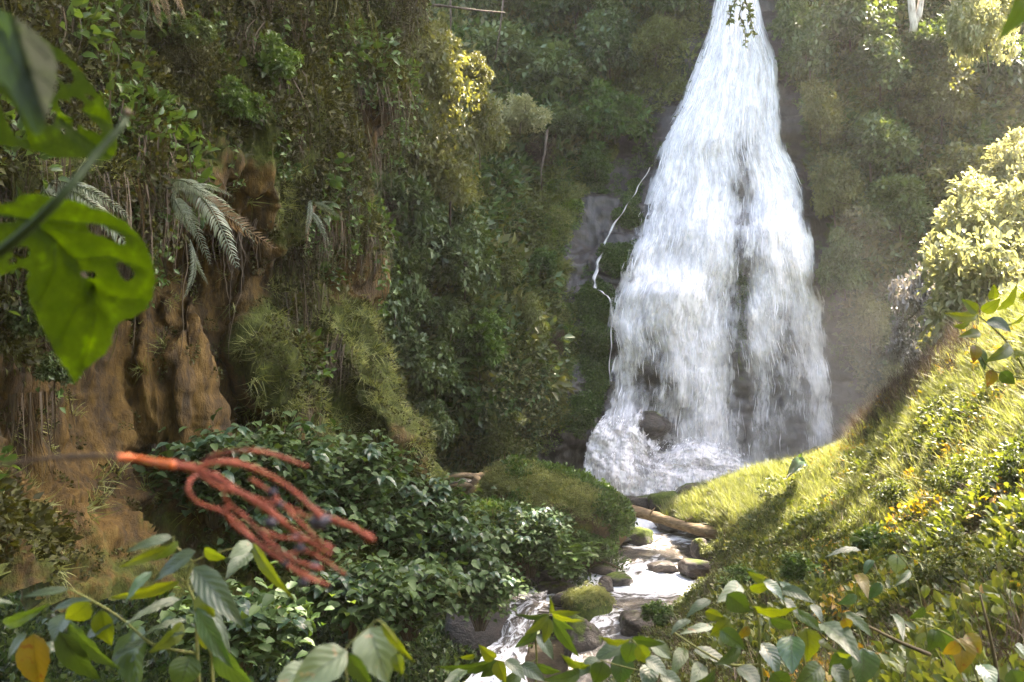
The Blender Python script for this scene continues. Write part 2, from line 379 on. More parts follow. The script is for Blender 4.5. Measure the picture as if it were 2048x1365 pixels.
cols = np.concatenate([np.linspace(500, 1050, 70), np.linspace(1056, 1760, 190), np.linspace(1768, 2700, 100)])
rows = np.concatenate([np.linspace(-250, 0, 40), np.linspace(4, 1040, 240)])
PXg, PYg = np.meshgrid(cols, rows)
back = Surf(P(PXg, PYg, back_depth(PXg, PYg)))
q = back.p
near_fall = np.exp(-((PXg - 1420) / 300) ** 2)
strat = fbm(q * [0.35, 0.35, 1.6], 3, 4)
back.displace(fbm(q * 0.45, 1, 5) * (1.3 - 0.95 * near_fall) + strat * (0.28 + .3 * near_fall) + np.abs(fbm(q * 1.6, 5, 4)) * 0.22 - 0.05)
back.px, back.py = PXg, PYg
fall_L = lambda py: np.interp(py, [-150, 0, 60, 130, 200, 280, 360, 430, 500, 560, 600, 700, 800, 880, 980], [1445, 1440, 1425, 1400, 1375, 1335, 1300, 1280, 1268, 1255, 1238, 1225, 1215, 1210, 1200])
fall_R = lambda py: np.interp(py, [-150, 0, 60, 130, 200, 280, 360, 430, 500, 560, 600, 700, 800, 880, 980], [1495, 1505, 1525, 1545, 1555, 1565, 1590, 1605, 1618, 1630, 1640, 1655, 1668, 1676, 1690])
rock_l = np.interp(PYg, [-250, 0, 200, 300, 360, 450, 520, 600, 700, 800, 900, 1040], [1370, 1350, 1285, 1245, 1180, 1125, 1115, 1135, 1160, 1135, 1090, 1070])
rock_r = fall_R(PYg) + np.interp(PYg, [0, 300, 500, 700, 900], [35, 45, 30, 30, 60])
bare = sstep(-25, 15, PXg - rock_l + 25 * fbm(q * 1.2, 9, 3)) * sstep(-25, 15, rock_r - PXg + 25 * fbm(q * 1.2, 19, 3))
bare_s = sstep(-25, 15, PXg - rock_l + 50 + 25 * fbm(q * 1.2, 9, 3)) * sstep(-25, 15, rock_r + 30 - PXg + 25 * fbm(q * 1.2, 19, 3))
mossb = np.clip(0.62 - bare * 0.5, 0, 1)
for (cx, cy, sx, sy, a) in [(1085, 400, 55, 45, .5), (1240, 520, 45, 32, .75), (1185, 610, 42, 38, .8), (1190, 700, 34, 110, .6), (1482, 640, 22, 200, .55), (1480, 380, 12, 60, .3),
                            (1260, 400, 22, 60, .5), (1310, 180, 60, 50, .4), (960, 780, 90, 120, .3), (1180, 330, 55, 50, .4), (1090, 620, 60, 120, .35), (1560, 620, 30, 80, .25)]:
    mossb = mossb + bump(PXg, PYg, cx, cy, sx * .8, sy * .8, a)
cave = bump(PXg, PYg, 930, 880, 110, 70, 1.0)
slope_moss = np.clip(bump(PXg, PYg, 1085, 420, 70, 90, 1) + bump(PXg, PYg, 1050, 620, 75, 190, 1) + bump(PXg, PYg, 1000, 830, 90, 90, .6), 0, 1) * (1 - bare)
mossb = np.clip(mossb + .3 * slope_moss - cave * 0.35, 0, 1)
back.mesh('cliff', M['cliff_back'], {'moss': mossb}, kind='structure', label='tall dark wet rock wall that the waterfall runs down')

# ---- left cliff: its free edge turns back round the corner
EY = [-400, -150, 0, 100, 170, 260, 340, 420, 500, 560, 620, 700, 780, 860, 940, 1060, 1200]
EX = [800, 790, 785, 782, 775, 738, 700, 722, 738, 742, 712, 742, 776, 812, 852, 872, 880]
LCX = [-900, -300, 0, 200, 400, 560]
LCD = [4.5, 7.5, 10, 11.8, 13.3, 14.6]
net = []
for y, e in zip(EY, EX):
    lean = np.interp(y, [-400, 0, 340, 600, 900, 1200], [1.6, -0.3, -0.9, 0.3, -0.3, -1.8])
    row = [(x, y, d + lean * min(1, d / 10)) for x, d in zip(LCX, LCD)]
    m_ = 0.5 * (560 + e)
    row += [(m_, y, 15.6 + lean), (e - 12, y, 16.7 + lean), (e, y, 17.6 + lean), (e - 10, y, 19.2 + lean), (e - 55, y, 22.5 + lean), (e - 180, y, 28 + lean)]
    net.append(row)
net = np.array(net, float)
ru = np.interp(np.linspace(-400, 1200, 330), EY, np.arange(len(EY)))
cv = np.concatenate([np.linspace(0, 2, 60)[:-1], np.linspace(2, 6, 150)[:-1], np.linspace(6, 8, 50)[:-1], np.linspace(8, 11, 50)])
g = net_eval(net, ru, cv)
px_, py_, d_ = g[..., 0], g[..., 1], g[..., 2]
front = (cv <= 8.0)[None, :]
for (cx, cy, sx, sy, a) in [(640, 450, 34, 120, 1.3), (205, 480, 190, 40, 0.0), (300, 520, 200, 60, 0.9), (180, 350, 260, 60, -0.9), (470, 770, 26, 130, 1.4), (505, 850, 40, 50, 0.8),
                            (565, 730, 75, 190, -0.7), (390, 700, 60, 190, -0.7),
                            (300, 980, 60, 90, 1.3), (250, 600, 30, 150, 0.7), (700, 270, 30, 70, 0.6), (100, 750, 60, 150, -0.5), (560, 250, 90, 90, -0.5), (290, 110, 70, 80, 1.2), (520, 470, 40, 60, -0.5)]:
    d_ = d_ + bump(px_, py_, cx, cy, sx, sy, a) * front
d_ = d_ - 0.9 * front * np.exp(-((px_ - np.interp(py_, [560, 640, 940, 1100], [620, 665, 835, 900])) / 42) ** 2) * sstep(540, 640, py_)
left = Surf(P(px_, py_, d_))
q = left.p
rib = 1 - np.abs(fbm(q * [1.1, 1.1, 0.14], 21, 3)) * 2
fine = 1 - np.abs(fbm(q * [4.0, 4.0, 0.5], 31, 3)) * 2
left.displace(0.42 * rib + 0.16 * fine + 0.4 * fbm(q * 0.7, 23, 4) + 0.07 * fbm(q * [6, 6, 2], 27, 3) + 0.10 * (1 - 2 * np.abs(fbm(q * [2.3, 2.3, 1.6], 28, 4))) - 0.12 * np.clip(fbm(q * [1.5, 1.5, 3.2], 29, 4), 0, 1) - 0.36)
lx, ly = px_, py_
ochre = bump(lx, ly, 400, 720, 110, 230, 1.2) + bump(lx, ly, 700, 560, 60, 60, .8) + bump(lx, ly, 730, 290, 40, 110, .9) + bump(lx, ly, 200, 850, 160, 200, .8) + bump(lx, ly, 480, 420, 60, 140, .5)
mossl = np.clip(0.66 - .10 * sstep(400, 560, ly) - 0.55 * ochre + bump(lx, ly, 560, 700, 60, 100, .4) + bump(lx, ly, 700, 700, 60, 110, .35), 0.05, 1)
left.mesh('cliff', M['cliff_left'], {'moss': mossl}, kind='structure', label='ochre earth cliff with ribs and overhangs in the shade')

# ---- valley floor under everything
YS = [-20, 0, 3, 8, 14, 19, 20.5, 22, 24, 28, 33, 45]
ZS = [-1.7, -1.7, -1.95, -3.4, -5.6, -5.7, -5.1, -4.8, -4.35, -3.75, -3.05, -3.0]
XS = [-2, -2, -2, -2, -1.2, -0.3, 1.0, 2.5, 3.4, 4.6, 5.5, 5.5]
gx = np.linspace(-45, 55, 200); gy = np.concatenate([np.linspace(-20, 10, 50)[:-1], np.linspace(10, 45, 120)])
GX, GY = np.meshgrid(gx, gy)
base = np.interp(GY, YS, ZS); cx = np.interp(GY, YS, XS)
off = np.abs(GX - cx)
wv = np.interp(GY, [0, 14, 20, 30], [0.05, 0.25, 0.3, 0.1])
GZ = base + wv * np.clip(off - 2.2, 0, 9) + 0.12 * fbm(np.stack([GX, GY, GY * 0], -1) * 0.8, 41, 4) * sstep(1.5, 3, off)
ground = Surf(np.stack([GX, GY, GZ], -1))
link('ground', mk_mesh('ground', ground.p, None, grid_quads(*GX.shape), {'moss': np.full(GX.size, 0.35)}), M['ground'], None, kind='structure', label='dark forest soil of the valley floor')

# ---- unseen slope added behind the viewpoint to block low frontal light
gx = np.linspace(-45, 55, 60); t_ = np.linspace(0, 1, 30)
GX2, T2 = np.meshgrid(gx, t_)
hy = -7 - 12 * T2 + 1.5 * fbm(np.stack([GX2 * .2, T2 * 4, T2 * 0], -1), 45, 3); hz_ = -2 + 22 * T2 ** .9
link('added_hillside', mk_mesh('added_hillside', np.stack([GX2, hy, hz_], -1), None, grid_quads(30, 60), {'moss': np.full(GX2.size, 0.7)}), M['ground'], None, kind='structure', label='unseen hillside closing the gorge')

# ---- right bank
RB = [
 [(1345,1100,38),(1400,1080,38),(1500,1060,37),(1620,1030,36),(1720,1000,34),(1800,930,33),(1920,850,31),(2048,760,29),(2250,650,27),(2600,500,24)],
 [(1340,1040,32.5),(1400,1020,32),(1500,985,31),(1620,950,30),(1720,910,29),(1800,840,27.5),(1920,745,25.5),(2048,655,23.5),(2250,545,21),(2600,395,18)],
 [(1330,1016,30),(1400,990,29),(1500,953,28),(1620,925,26.5),(1720,880,25),(1800,800,23.5),(1920,700,21.5),(2048,620,19.5),(2250,500,17),(2600,350,14)],
 [(1325,1045,28.3),(1400,1032,27),(1480,1000,25.7),(1600,975,24),(1720,940,22),(1820,880,20),(1930,800,18),(2060,720,16),(2260,640,13.5),(2600,550,11)],
 [(1432,1085,26),(1460,1075,24.5),(1520,1070,22.5),(1620,1060,20.5),(1740,1040,18.5),(1840,1000,16.5),(1950,950,14.5),(2070,900,13),(2280,860,11),(2600,820,9)],
 [(1412,1165,22.8),(1440,1160,21.5),(1490,1150,19),(1600,1140,17),(1730,1130,15),(1850,1110,13),(1960,1080,11.5),(2080,1050,10),(2290,1030,8.5),(2600,1020,7)],
 [(1335,1228,20.7),(1375,1222,18.5),(1440,1225,15.5),(1580,1230,13.5),(1720,1230,11.5),(1850,1220,10),(1970,1210,9),(2090,1200,8),(2300,1190,7),(2600,1190,6)],
 [(1240,1330,18),(1310,1330,15),(1420,1330,12),(1570,1340,10),(1710,1340,9),(1850,1340,7.8),(1980,1340,7),(2100,1340,6.3),(2310,1340,5.5),(2600,1340,5)],
 [(1150,1480,15),(1250,1480,12),(1400,1480,9),(1560,1480,7.6),(1700,1480,6.5),(1850,1480,5.8),(1990,1480,5.2),(2110,1480,4.8),(2320,1480,4.2),(2600,1480,4)],
 [(1000,1700,12),(1150,1700,9),(1350,1700,7),(1560,1700,5.6),(1700,1700,4.8),(1850,1700,4.4),(1990,1700,4),(2110,1700,3.8),(2320,1700,3.4),(2600,1700,3)]]
g = net_eval(RB, np.linspace(0, 9, 200), np.linspace(0, 9, 200))
bank = Surf(P(g[..., 0], g[..., 1], g[..., 2]))
if bank.n[..., 2].mean() < 0: bank.n = -bank.n
q = bank.p
fadeb = sstep(0.0, 0.8, np.linspace(0, 9, 200))[None, :] * np.ones((200, 1))
b_amp = (0.28 * fbm(q * 0.55, 51, 4) + 0.1 * fbm(q * 2.2, 53, 3)) * fadeb
bank.p = bank.p + np.array([0, 0, 1.0]) * b_amp[..., None]; bank.__init__(bank.p)
bank.n = np.where(bank.n[..., 2:3] < 0, -bank.n, bank.n)
bank.mesh('riverbank', M['bank'], {'moss': np.full((200, 200), 0.6)}, kind='structure', label='steep grassy bank rising from the stream')

# ------------------------------------------------------------------ water
def mat_fall(name, seed, gain=1.0, soft=0.38):
    m, nt, out, N, Lk = mat_new(name)
    uv = N('ShaderNodeUVMap'); 
    def streak(su, sv, det, off):
        mp = N('ShaderNodeMapping'); mp.inputs['Scale'].default_value = (su, sv, 1); mp.inputs['Location'].default_value = (off, off * 0.7, seed * 3.1)
        Lk(uv.outputs[0], mp.inputs['Vector'])
        n = N('ShaderNodeTexNoise', Scale=1.0, Detail=det, Roughness=0.62, Distortion=0.4); Lk(mp.outputs[0], n.inputs['Vector']); return n.outputs['Fac']
    a = streak(24, 7, 6.0, seed); b = streak(88, 14, 4.0, seed + 5); c = streak(7, 8, 4.0, seed + 9)
    s1 = N('ShaderNodeMath', operation='MULTIPLY'); s1.inputs[1].default_value = 0.44; Lk(a, s1.inputs[0])
    s2 = N('ShaderNodeMath', operation='MULTIPLY_ADD'); s2.inputs[1].default_value = 0.30; Lk(b, s2.inputs[0]); Lk(s1.outputs[0], s2.inputs[2])
    s3 = N('ShaderNodeMath', operation='MULTIPLY_ADD'); s3.inputs[1].default_value = 0.26; Lk(c, s3.inputs[0]); Lk(s2.outputs[0], s3.inputs[2])
    at = N('ShaderNodeAttribute', attribute_name='dens')
    sc = N('ShaderNodeMapRange'); sc.inputs['From Min'].default_value = 0.34; sc.inputs['From Max'].default_value = 0.66; Lk(s3.outputs[0], sc.inputs['Value'])
    ad = N('ShaderNodeMath', operation='MULTIPLY_ADD'); ad.inputs[1].default_value = 1.25 * gain; Lk(at.outputs['Fac'], ad.inputs[0]); Lk(sc.outputs[0], ad.inputs[2])
    mr = N('ShaderNodeMapRange', interpolation_type='SMOOTHSTEP'); mr.inputs['From Min'].default_value = 1.0 - soft * 1.4; mr.inputs['From Max'].default_value = 1.0 + soft * 1.6
    mr.inputs['To Max'].default_value = 0.97
    Lk(ad.outputs[0], mr.inputs['Value'])
    df = N('ShaderNodeBsdfDiffuse'); df.inputs['Color'].default_value = (0.93, 0.90, 0.91, 1)
    tr = N('ShaderNodeBsdfTranslucent'); tr.inputs['Color'].default_value = (0.93, 0.90, 0.91, 1)
    bp = N('ShaderNodeBump', Strength=0.6, Distance=0.12); Lk(s3.outputs[0], bp.inputs['Height']); Lk(bp.outputs[0], df.inputs['Normal'])
    w = N('ShaderNodeMixShader'); w.inputs[0].default_value = 0.3; Lk(df.outputs[0], w.inputs[1]); Lk(tr.outputs[0], w.inputs[2])
    tp = N('ShaderNodeBsdfTransparent'); mx = N('ShaderNodeMixShader')
    Lk(mr.outputs[0], mx.inputs[0]); Lk(tp.outputs[0], mx.inputs[1]); Lk(w.outputs[0], mx.inputs[2]); Lk(mx.outputs[0], out.inputs['Surface'])
    return m

DC = [1200, 1250, 1290, 1330, 1370, 1410, 1450, 1485, 1525, 1565, 1610, 1650, 1690]
DR = [-100, 60, 200, 280, 330, 400, 460, 500, 560, 620, 700, 780, 860, 930, 990]
DD = np.array([
 [.9]*13, [.95]*13,
 [.5, .6, .7, .85, .92, .95, 1, .85, .8, .9, .8, .7, .6],
 [.5, .5, .6, .75, .85, .95, .9, .35, .8, .7, .7, .6, .5],
 [.5, .5, .65, .75, .95, .9, .7, .2, .8, .9, .5, .5, .5],
 [.5, .6, .75, .85, .7, .85, .75, .25, .8, .85, .45, .5, .5],
 [.6, .7, .8, .7, .75, .9, .95, .4, .95, .95, .75, .55, .5],
 [.65, .75, .8, .7, .8, .9, .8, .12, .6, .9, .8, .6, .5],
 [.7, .85, .9, .9, .95, .9, .7, .02, .6, .6, .65, .65, .5],
 [.8, .95, .75, .75, .9, .9, .6, .18, .75, .45, .7, .75, .5],
 [.8, .75, .35, .42, .8, .88, .4, .16, .66, .3, .5, .75, .5],
 [.8, .7, .25, .3, .6, .85, .42, .16, .5, .28, .32, .7, .55],
 [.8, .65, .15, .25, .65, .75, .5, .2, .4, .25, .25, .6, .5],
 [.5, .5, .4, .5, .7, .6, .6, .5, .4, .3, .3, .5, .5],
 [.5, .5, .5, .6, .7, .7, .7, .6, .5, .4, .4, .5, .5]])
def dens_at(px, py):
    c = np.interp(px, DC, np.arange(len(DC))); r = np.interp(py, DR, np.arange(len(DR)))
    ir, wr = cr_basis(r, len(DR)); ic, wc = cr_basis(c, len(DC))
    v = DD[ir[..., :, None], ic[..., None, :]]
    return np.clip((v * wr[..., :, None] * wc[..., None, :]).sum((-1, -2)), 0, 1)

wf = thing('waterfall', 'tall white waterfall fanning out down the dark rock wall into the pool', 'waterfall', tuple(P(1420, 985, 33)))
def sub(me, o): pass
W0 = np.array(wf.location)
def fall_sheet(off, seed, gain, ext=10, soft=.36, mask=None, name='water_sheet'):
    v = np.linspace(0, 1, 300); u = np.linspace(0, 1, 200)
    U, V = np.meshgrid(u, v); py = -170 + V * (990 + 170)
    L = fall_L(py) - ext; R = fall_R(py) + ext
    L = L - 16 * fbm(np.stack([V * 0, V * 13, V * 0], -1), 61, 4) * sstep(100, 300, py); R = R + 12 * fbm(np.stack([V * 0, V * 15, V * 0], -1), 62, 4)
    px = L + (R - L) * U
    px = px + 5 * fbm(np.stack([U * 9, V * 14, U * 0 + seed], -1), 60 + seed, 3)
    d = back_depth(px, py)
    # free-falling water keeps out from the wall below each lip
    for _ in range(2):
        run = np.minimum.accumulate(d + V * 0.9, axis=0) - V * 0.9
        d = np.minimum(d, 0.35 * d + 0.65 * run)
    led = fbm(np.stack([px / 55, py / 85, px * 0], -1), 66, 4)
    d = d - off - 0.18 * fbm(np.stack([U * 14, V * 5, U * 0], -1), 70 + seed, 4) - 0.32 * led
    p = P(px, py, d)
    edge = sstep(0, 0.07, U + .035 * fbm(np.stack([U * 0, V * 30, U * 0 + seed], -1), 67, 4)) * sstep(0, 0.07, 1 - U + .035 * fbm(np.stack([U * 0, V * 30, U * 0 + seed], -1), 68, 4))
    n_ = fbm(np.stack([U * 10, V * 16, U * 0], -1), 80 + seed, 4)
    de = dens_at(px, py) + 0.22 * n_ + 0.2 * np.clip(led, -.5, .5) * sstep(200, 500, py) + 0.05 - 0.65 * (1 - edge)
    de = de - 0.9 * sstep(0.985, 1.0, V) - 0.13 * sstep(560, 700, py)
    if mask is not None: de = de * mask(px, py)
    me = mk_mesh(name, p - W0, None, grid_quads(*U.shape), {'dens': de.ravel()}, uv=np.stack([U.ravel(), V.ravel() * 3], -1))
    return part(name, me, mat_fall('falling_water_%d' % seed, seed, gain, soft), wf), (px, py, d, p, de)
sh1, info1 = fall_sheet(0.30, 1, 1.0)
sh2, info2 = fall_sheet(0.75, 2, 0.70, ext=2)
sh3, info3 = fall_sheet(1.10, 3, 0.40, ext=0, soft=0.22)

# splash skirt over the rocks at the foot
SK = [
 [(1212,828,33.2),(1240,832,33.0),(1275,842,33.0),(1330,880,33.3),(1385,872,33.2),(1440,880,33.4),(1490,905,33.4),(1540,930,33.4)],
 [(1188,852,32.7),(1225,858,32.3),(1265,868,32.2),(1320,905,32.6),(1380,890,32.5),(1440,905,32.8),(1495,925,32.9),(1550,945,33)],
 [(1172,890,32.4),(1215,900,31.9),(1260,905,31.8),(1315,930,32.0),(1380,920,31.9),(1440,930,32.2),(1500,945,32.4),(1565,960,32.6)],
 [(1165,935,32.2),(1210,940,31.5),(1260,945,31.4),(1320,955,31.5),(1385,950,31.5),(1445,955,31.8),(1510,965,32.1),(1580,975,32.3)],
 [(1166,990,32.2),(1210,992,31.4),(1260,993,31.3),(1320,994,31.4),(1385,994,31.4),(1445,992,31.7),(1515,990,32),(1590,990,32.2)]]
def skirt(off, seed, gain):
    g = net_eval(SK, np.linspace(0, 4, 110), np.linspace(0, 7, 160))
    U, V = np.meshgrid(np.linspace(0, 1, 160), np.linspace(0, 1, 110))
    n = fbm(np.stack([U * 16, V * 5, U * 0], -1), 90 + seed, 4)
    d = g[..., 2] - off - 0.55 * n - 0.3 * fbm(np.stack([U * 8, V * 6, U * 0], -1), 93, 4)
    px, py = g[..., 0], g[..., 1]
    de = 0.80 + 0.45 * fbm(np.stack([U * 9, V * 6, U * 0 + 5], -1), 95 + seed, 4) - 0.8 * (1 - sstep(0, .04, U)) - 0.75 * (1 - sstep(0, .3, V + .14 * fbm(np.stack([U * 22, V * 0, V * 0], -1), 97, 3))) - bump(px, py, 1292, 925, 26, 50, .4) - bump(px, py, 1410, 960, 20, 40, .2) - 0.45 * sstep(.62, .9, U)
    me = mk_mesh('splash', P(px, py, d) - W0, None, grid_quads(*U.shape), {'dens': de.ravel()}, uv=np.stack([U.ravel() * 1.1, V.ravel() * 0.9], -1))
    part('splash_sheet', me, mat_fall('splash_water_%d' % seed, seed, gain, .25), wf)
    return px, py, d
sk1 = skirt(0.0, 11, 0.85); sk2 = skirt(0.3, 12, 0.6)

# threads of water: thousands of thin ribbons that follow the flow
def threads(px, py, d, n, dmin, seglen, wpx, off, pw=1.3, dfun=None, y0=-150, y1=985):
    nr, nc = px.shape
    i0 = rng.integers(0, nr - 12, n * 3); j0 = rng.random(n * 3) * (nc - 2)
    jj = j0.astype(int)
    de = dfun[i0, jj]
    keep = rng.random(len(i0)) < np.clip(de, 0, 1) ** pw
    i0, j0 = i0[keep][:n], j0[keep][:n]
    m = len(i0); K = 7
    ln = seglen * (0.4 + rng.random(m) * 1.3)
    t = np.linspace(0, 1, K)[None]
    ii = np.clip(i0[:, None] + t * ln[:, None], 0, nr - 1.001); w = (rng.random(m)[:, None] - .5)
    jv = np.clip(j0[:, None] + w * 2.2 * t + 0.5 * np.sin(ii * 0.3 + j0[:, None]), 0, nc - 1.001)
    a = ii.astype(int); b = jv.astype(int); fa = ii - a; fb = jv - b
    def smp(A): return A[a, b] * (1 - fa) * (1 - fb) + A[a + 1, b] * fa * (1 - fb) + A[a, b + 1] * (1 - fa) * fb + A[a + 1, b + 1] * fa * fb
    a = np.clip(a, 0, nr - 2); b = np.clip(b, 0, nc - 2)
    X, Y, D = smp(px), smp(py), smp(d)
    D = D - off[0] - rng.random(m)[:, None] * (off[1] - off[0])
    c = P(X, Y, D)
    wd = wpx * (0.4 + rng.random(m) ** 2 * 1.4)
    prof = np.sin(np.pi * np.clip(t, 0.0, 1.0)) ** 0.7
    hw = (wd[:, None] * prof * D / FPX * 0.5)
    tn = unit(np.gradient(c, axis=1))
    ang = rng.random(m) * 2 - 1
    sd = unit(np.cross(tn, np.array([0, 1.0, 0.0]) + ang[:, None, None] * np.array([0.8, 0, 0])))
    v = np.stack([c - sd * hw[..., None], c + sd * hw[..., None]], 2).reshape(m, K * 2, 3)
    base = np.arange(m)[:, None, None] * (K * 2); k = (np.arange(K - 1) * 2)[None, :, None]
    qd = (base + k + np.array([0, 1, 3, 2])[None, None]).reshape(-1, 4)
    return v.reshape(-1, 3), qd
m, nt, out, N, Lk = mat_new('water_thread')
df = N('ShaderNodeBsdfDiffuse'); df.inputs['Color'].default_value = (0.93, 0.92, 0.95, 1)
tr = N('ShaderNodeBsdfTranslucent'); tr.inputs['Color'].default_value = (0.93, 0.92, 0.95, 1)
w = N('ShaderNodeMixShader'); w.inputs[0].default_value = 0.4; Lk(df.outputs[0], w.inputs[1]); Lk(tr.outputs[0], w.inputs[2]); Lk(w.outputs[0], out.inputs['Surface'])
M['thread'] = m
mb = MB()
px, py, d, p, de = info1
v, qd = threads(px, py, d, 3500, 0, 6, 1.1, (0.1, 0.9), 1.2, de); mb.add(v, None, qd)
v, qd = threads(px, py, d, 700, 0, 12, 1.8, (0.1, 0.7), 2.0, de); mb.add(v, None, qd)
sx, sy, sd_ = sk1
v, qd = threads(sx, sy, sd_, 900, 0, 4, 1.3, (0.0, 0.7), 1.0, np.full(sx.shape, .7) * (1 - 0.7 * sstep(1400, 1560, sx))); mb.add(v, None, qd)
me = mb.mesh('water_threads'); me.vertices.foreach_set('co', (np.concatenate(mb.v) - W0).astype(np.float32).ravel())
part('water_threads', me, M['thread'], wf, kind='stuff')

# narrow side runnel left of the fall
rn = [(1300, 335), (1278, 372), (1262, 400), (1240, 432), (1218, 466), (1208, 495), (1196, 525), (1190, 552), (1188, 575), (1200, 582), (1215, 592), (1223, 612), (1224, 650), (1221, 700), (1219, 760)]
rp = np.array(rn, float); tt = np.linspace(0, len(rn) - 1, 140)
rx = np.interp(tt, np.arange(len(rn)), rp[:, 0]) + 1.5 * np.sin(tt * 5); ry = np.interp(tt, np.arange(len(rn)), rp[:, 1])
wr = np.interp(tt, [0, 2, 5, 8, 9, 11, 14], [2, 2.5, 5, 7, 3.5, 3, 2])
U, V = np.meshgrid(np.linspace(-1, 1, 9), np.arange(140))
X = rx[:, None] + U * wr[:, None] * 0.6; Y = ry[:, None] + 0 * U
D = back_depth(X, Y) - 0.62 - 0.10 * (1 - U ** 2)
side = thing('side_stream', 'thin white runnel winding down the bare rock left of the big fall', 'stream', tuple(P(1220, 760, 33)))
me = mk_mesh('runnel', P(X, Y, D) - np.array(side.location), None, grid_quads(140, 9), {'dens': (0.62 - 0.4 * np.abs(U) ** 2 + .2 * np.sin(V * .21) + .2 * np.sin(V * .57)).ravel()}, uv=np.stack([U.ravel() * 0.05, V.ravel() * 0.012], -1))
part('water_ribbon', me, mat_fall('runnel_water', 21, 1.0, .3), side)

# stream
def mat_stream(name):
    m, nt, out, N, Lk = mat_new(name)
    uv = N('ShaderNodeUVMap'); geo = N('ShaderNodeNewGeometry')
    mp = N('ShaderNodeMapping'); mp.inputs['Scale'].default_value = (5, 9, 1); Lk(uv.outputs[0], mp.inputs['Vector'])
    n1 = N('ShaderNodeTexNoise', Scale=1.0, Detail=7.0, Roughness=0.68, Distortion=1.2); Lk(mp.outputs[0], n1.inputs['Vector'])
    n2 = N('ShaderNodeTexNoise', Scale=3.5, Detail=4.0, Roughness=0.6, Distortion=0.6); Lk(geo.outputs['Position'], n2.inputs['Vector'])
    at = N('ShaderNodeAttribute', attribute_name='foam')
    sc = N('ShaderNodeMapRange'); sc.inputs['From Min'].default_value = 0.3; sc.inputs['From Max'].default_value = 0.7; Lk(n1.outputs['Fac'], sc.inputs['Value'])
    ad = N('ShaderNodeMath', operation='ADD'); Lk(at.outputs['Fac'], ad.inputs[0]); Lk(sc.outputs[0], ad.inputs[1])
    mr = N('ShaderNodeMapRange', interpolation_type='SMOOTHSTEP'); mr.inputs['From Min'].default_value = 0.8; mr.inputs['From Max'].default_value = 1.25; Lk(ad.outputs[0], mr.inputs['Value'])
    wt = N('ShaderNodeBsdfPrincipled', Roughness=0.12); wt.inputs['Base Color'].default_value = (0.07, 0.06, 0.05, 1); wt.inputs['Specular IOR Level'].default_value = 0.6
    fo = N('ShaderNodeBsdfPrincipled', Roughness=0.6); fo.inputs['Base Color'].default_value = (0.62, 0.63, 0.66, 1)
    ht = N('ShaderNodeMath', operation='ADD'); Lk(n1.outputs['Fac'], ht.inputs[0]); Lk(n2.outputs['Fac'], ht.inputs[1])
    bp = N('ShaderNodeBump', Strength=0.55, Distance=0.12); Lk(ht.outputs[0], bp.inputs['Height']); Lk(bp.outputs[0], wt.inputs['Normal']); Lk(bp.outputs[0], fo.inputs['Normal'])
    mx = N('ShaderNodeMixShader'); Lk(mr.outputs[0], mx.inputs[0]); Lk(wt.outputs[0], mx.inputs[1]); Lk(fo.outputs[0], mx.inputs[2]); Lk(mx.outputs[0], out.inputs['Surface'])
    return m
M['stream'] = mat_stream('stream_water')
def water_net(name, net, foam, n=(120, 60), amp=0.05, flow=1.0):
    net = np.array(net, float)
    g = net_eval(net, np.linspace(0, net.shape[0] - 1, n[0]), np.linspace(0, net.shape[1] - 1, n[1]))
    p = P(g[..., 0], g[..., 1], g[..., 2]); U, V = np.meshgrid(np.linspace(0, 1, n[1]), np.linspace(0, 1, n[0]))
    fo = foam(g[..., 0], g[..., 1])
    p[..., 2] += amp * fbm(p * [2.2, 1.2, 1.2], 101, 4) * (0.4 + np.clip(fo, 0, 1)) * 1.8
    me = mk_mesh(name, p, None, grid_quads(*n), {'foam': fo.ravel()}, uv=np.stack([U.ravel(), V.ravel() * flow], -1))
    link('water', me, M['stream'], None, kind='structure', label='')
    return p
def f_main(px, py):
    return (0.24 + bump(px, py, 1300, 990, 200, 12, .7) + bump(px, py, 1280, 1050, 60, 22, .7) + bump(px, py, 1320, 1088, 80, 8, .35) + bump(px, py, 1300, 1105, 60, 10, -.2)
            + bump(px, py, 1270, 1132, 90, 12, .6) + bump(px, py, 1330, 1165, 70, 22, .9) + bump(px, py, 1180, 1165, 70, 22, .6) + bump(px, py, 1060, 1195, 40, 20, .6)
            + bump(px, py, 1285, 1208, 50, 10, -.35))
water_net('stream', [
 [(1060, 975, 34.3), (1250, 975, 34.3), (1400, 975, 34.3), (1560, 975, 34.3)],
 [(1100, 990, 32.8), (1240, 990, 32.8), (1380, 990, 32.8), (1500, 990, 32.8)],
 [(1160, 1010, 31.3), (1250, 1012, 31.3), (1350, 1012, 31.3), (1440, 1010, 31.3)],
 [(1220, 1040, 29.5), (1280, 1040, 29.5), (1350, 1040, 29.5), (1430, 1040, 29.5)],
 [(1200, 1072, 27.7), (1280, 1072, 27.7), (1350, 1074, 27.7), (1440, 1074, 27.7)],
 [(1190, 1105, 26.2), (1270, 1105, 26.2), (1350, 1108, 26.2), (1440, 1110, 26.1)],
 [(1160, 1140, 24.5), (1240, 1142, 24.5), (1330, 1144, 24.5), (1420, 1146, 24.3)],
 [(1090, 1170, 23.2), (1190, 1175, 22.9), (1300, 1180, 22.6), (1410, 1180, 22.5)],
 [(1000, 1200, 22.0), (1120, 1205, 21.7), (1260, 1212, 21.4), (1390, 1215, 21.2)],
 [(960, 1225, 21.2), (1090, 1232, 20.9), (1240, 1240, 20.6), (1370, 1240, 20.4)]], f_main, (170, 80), 0.06, 3.0)
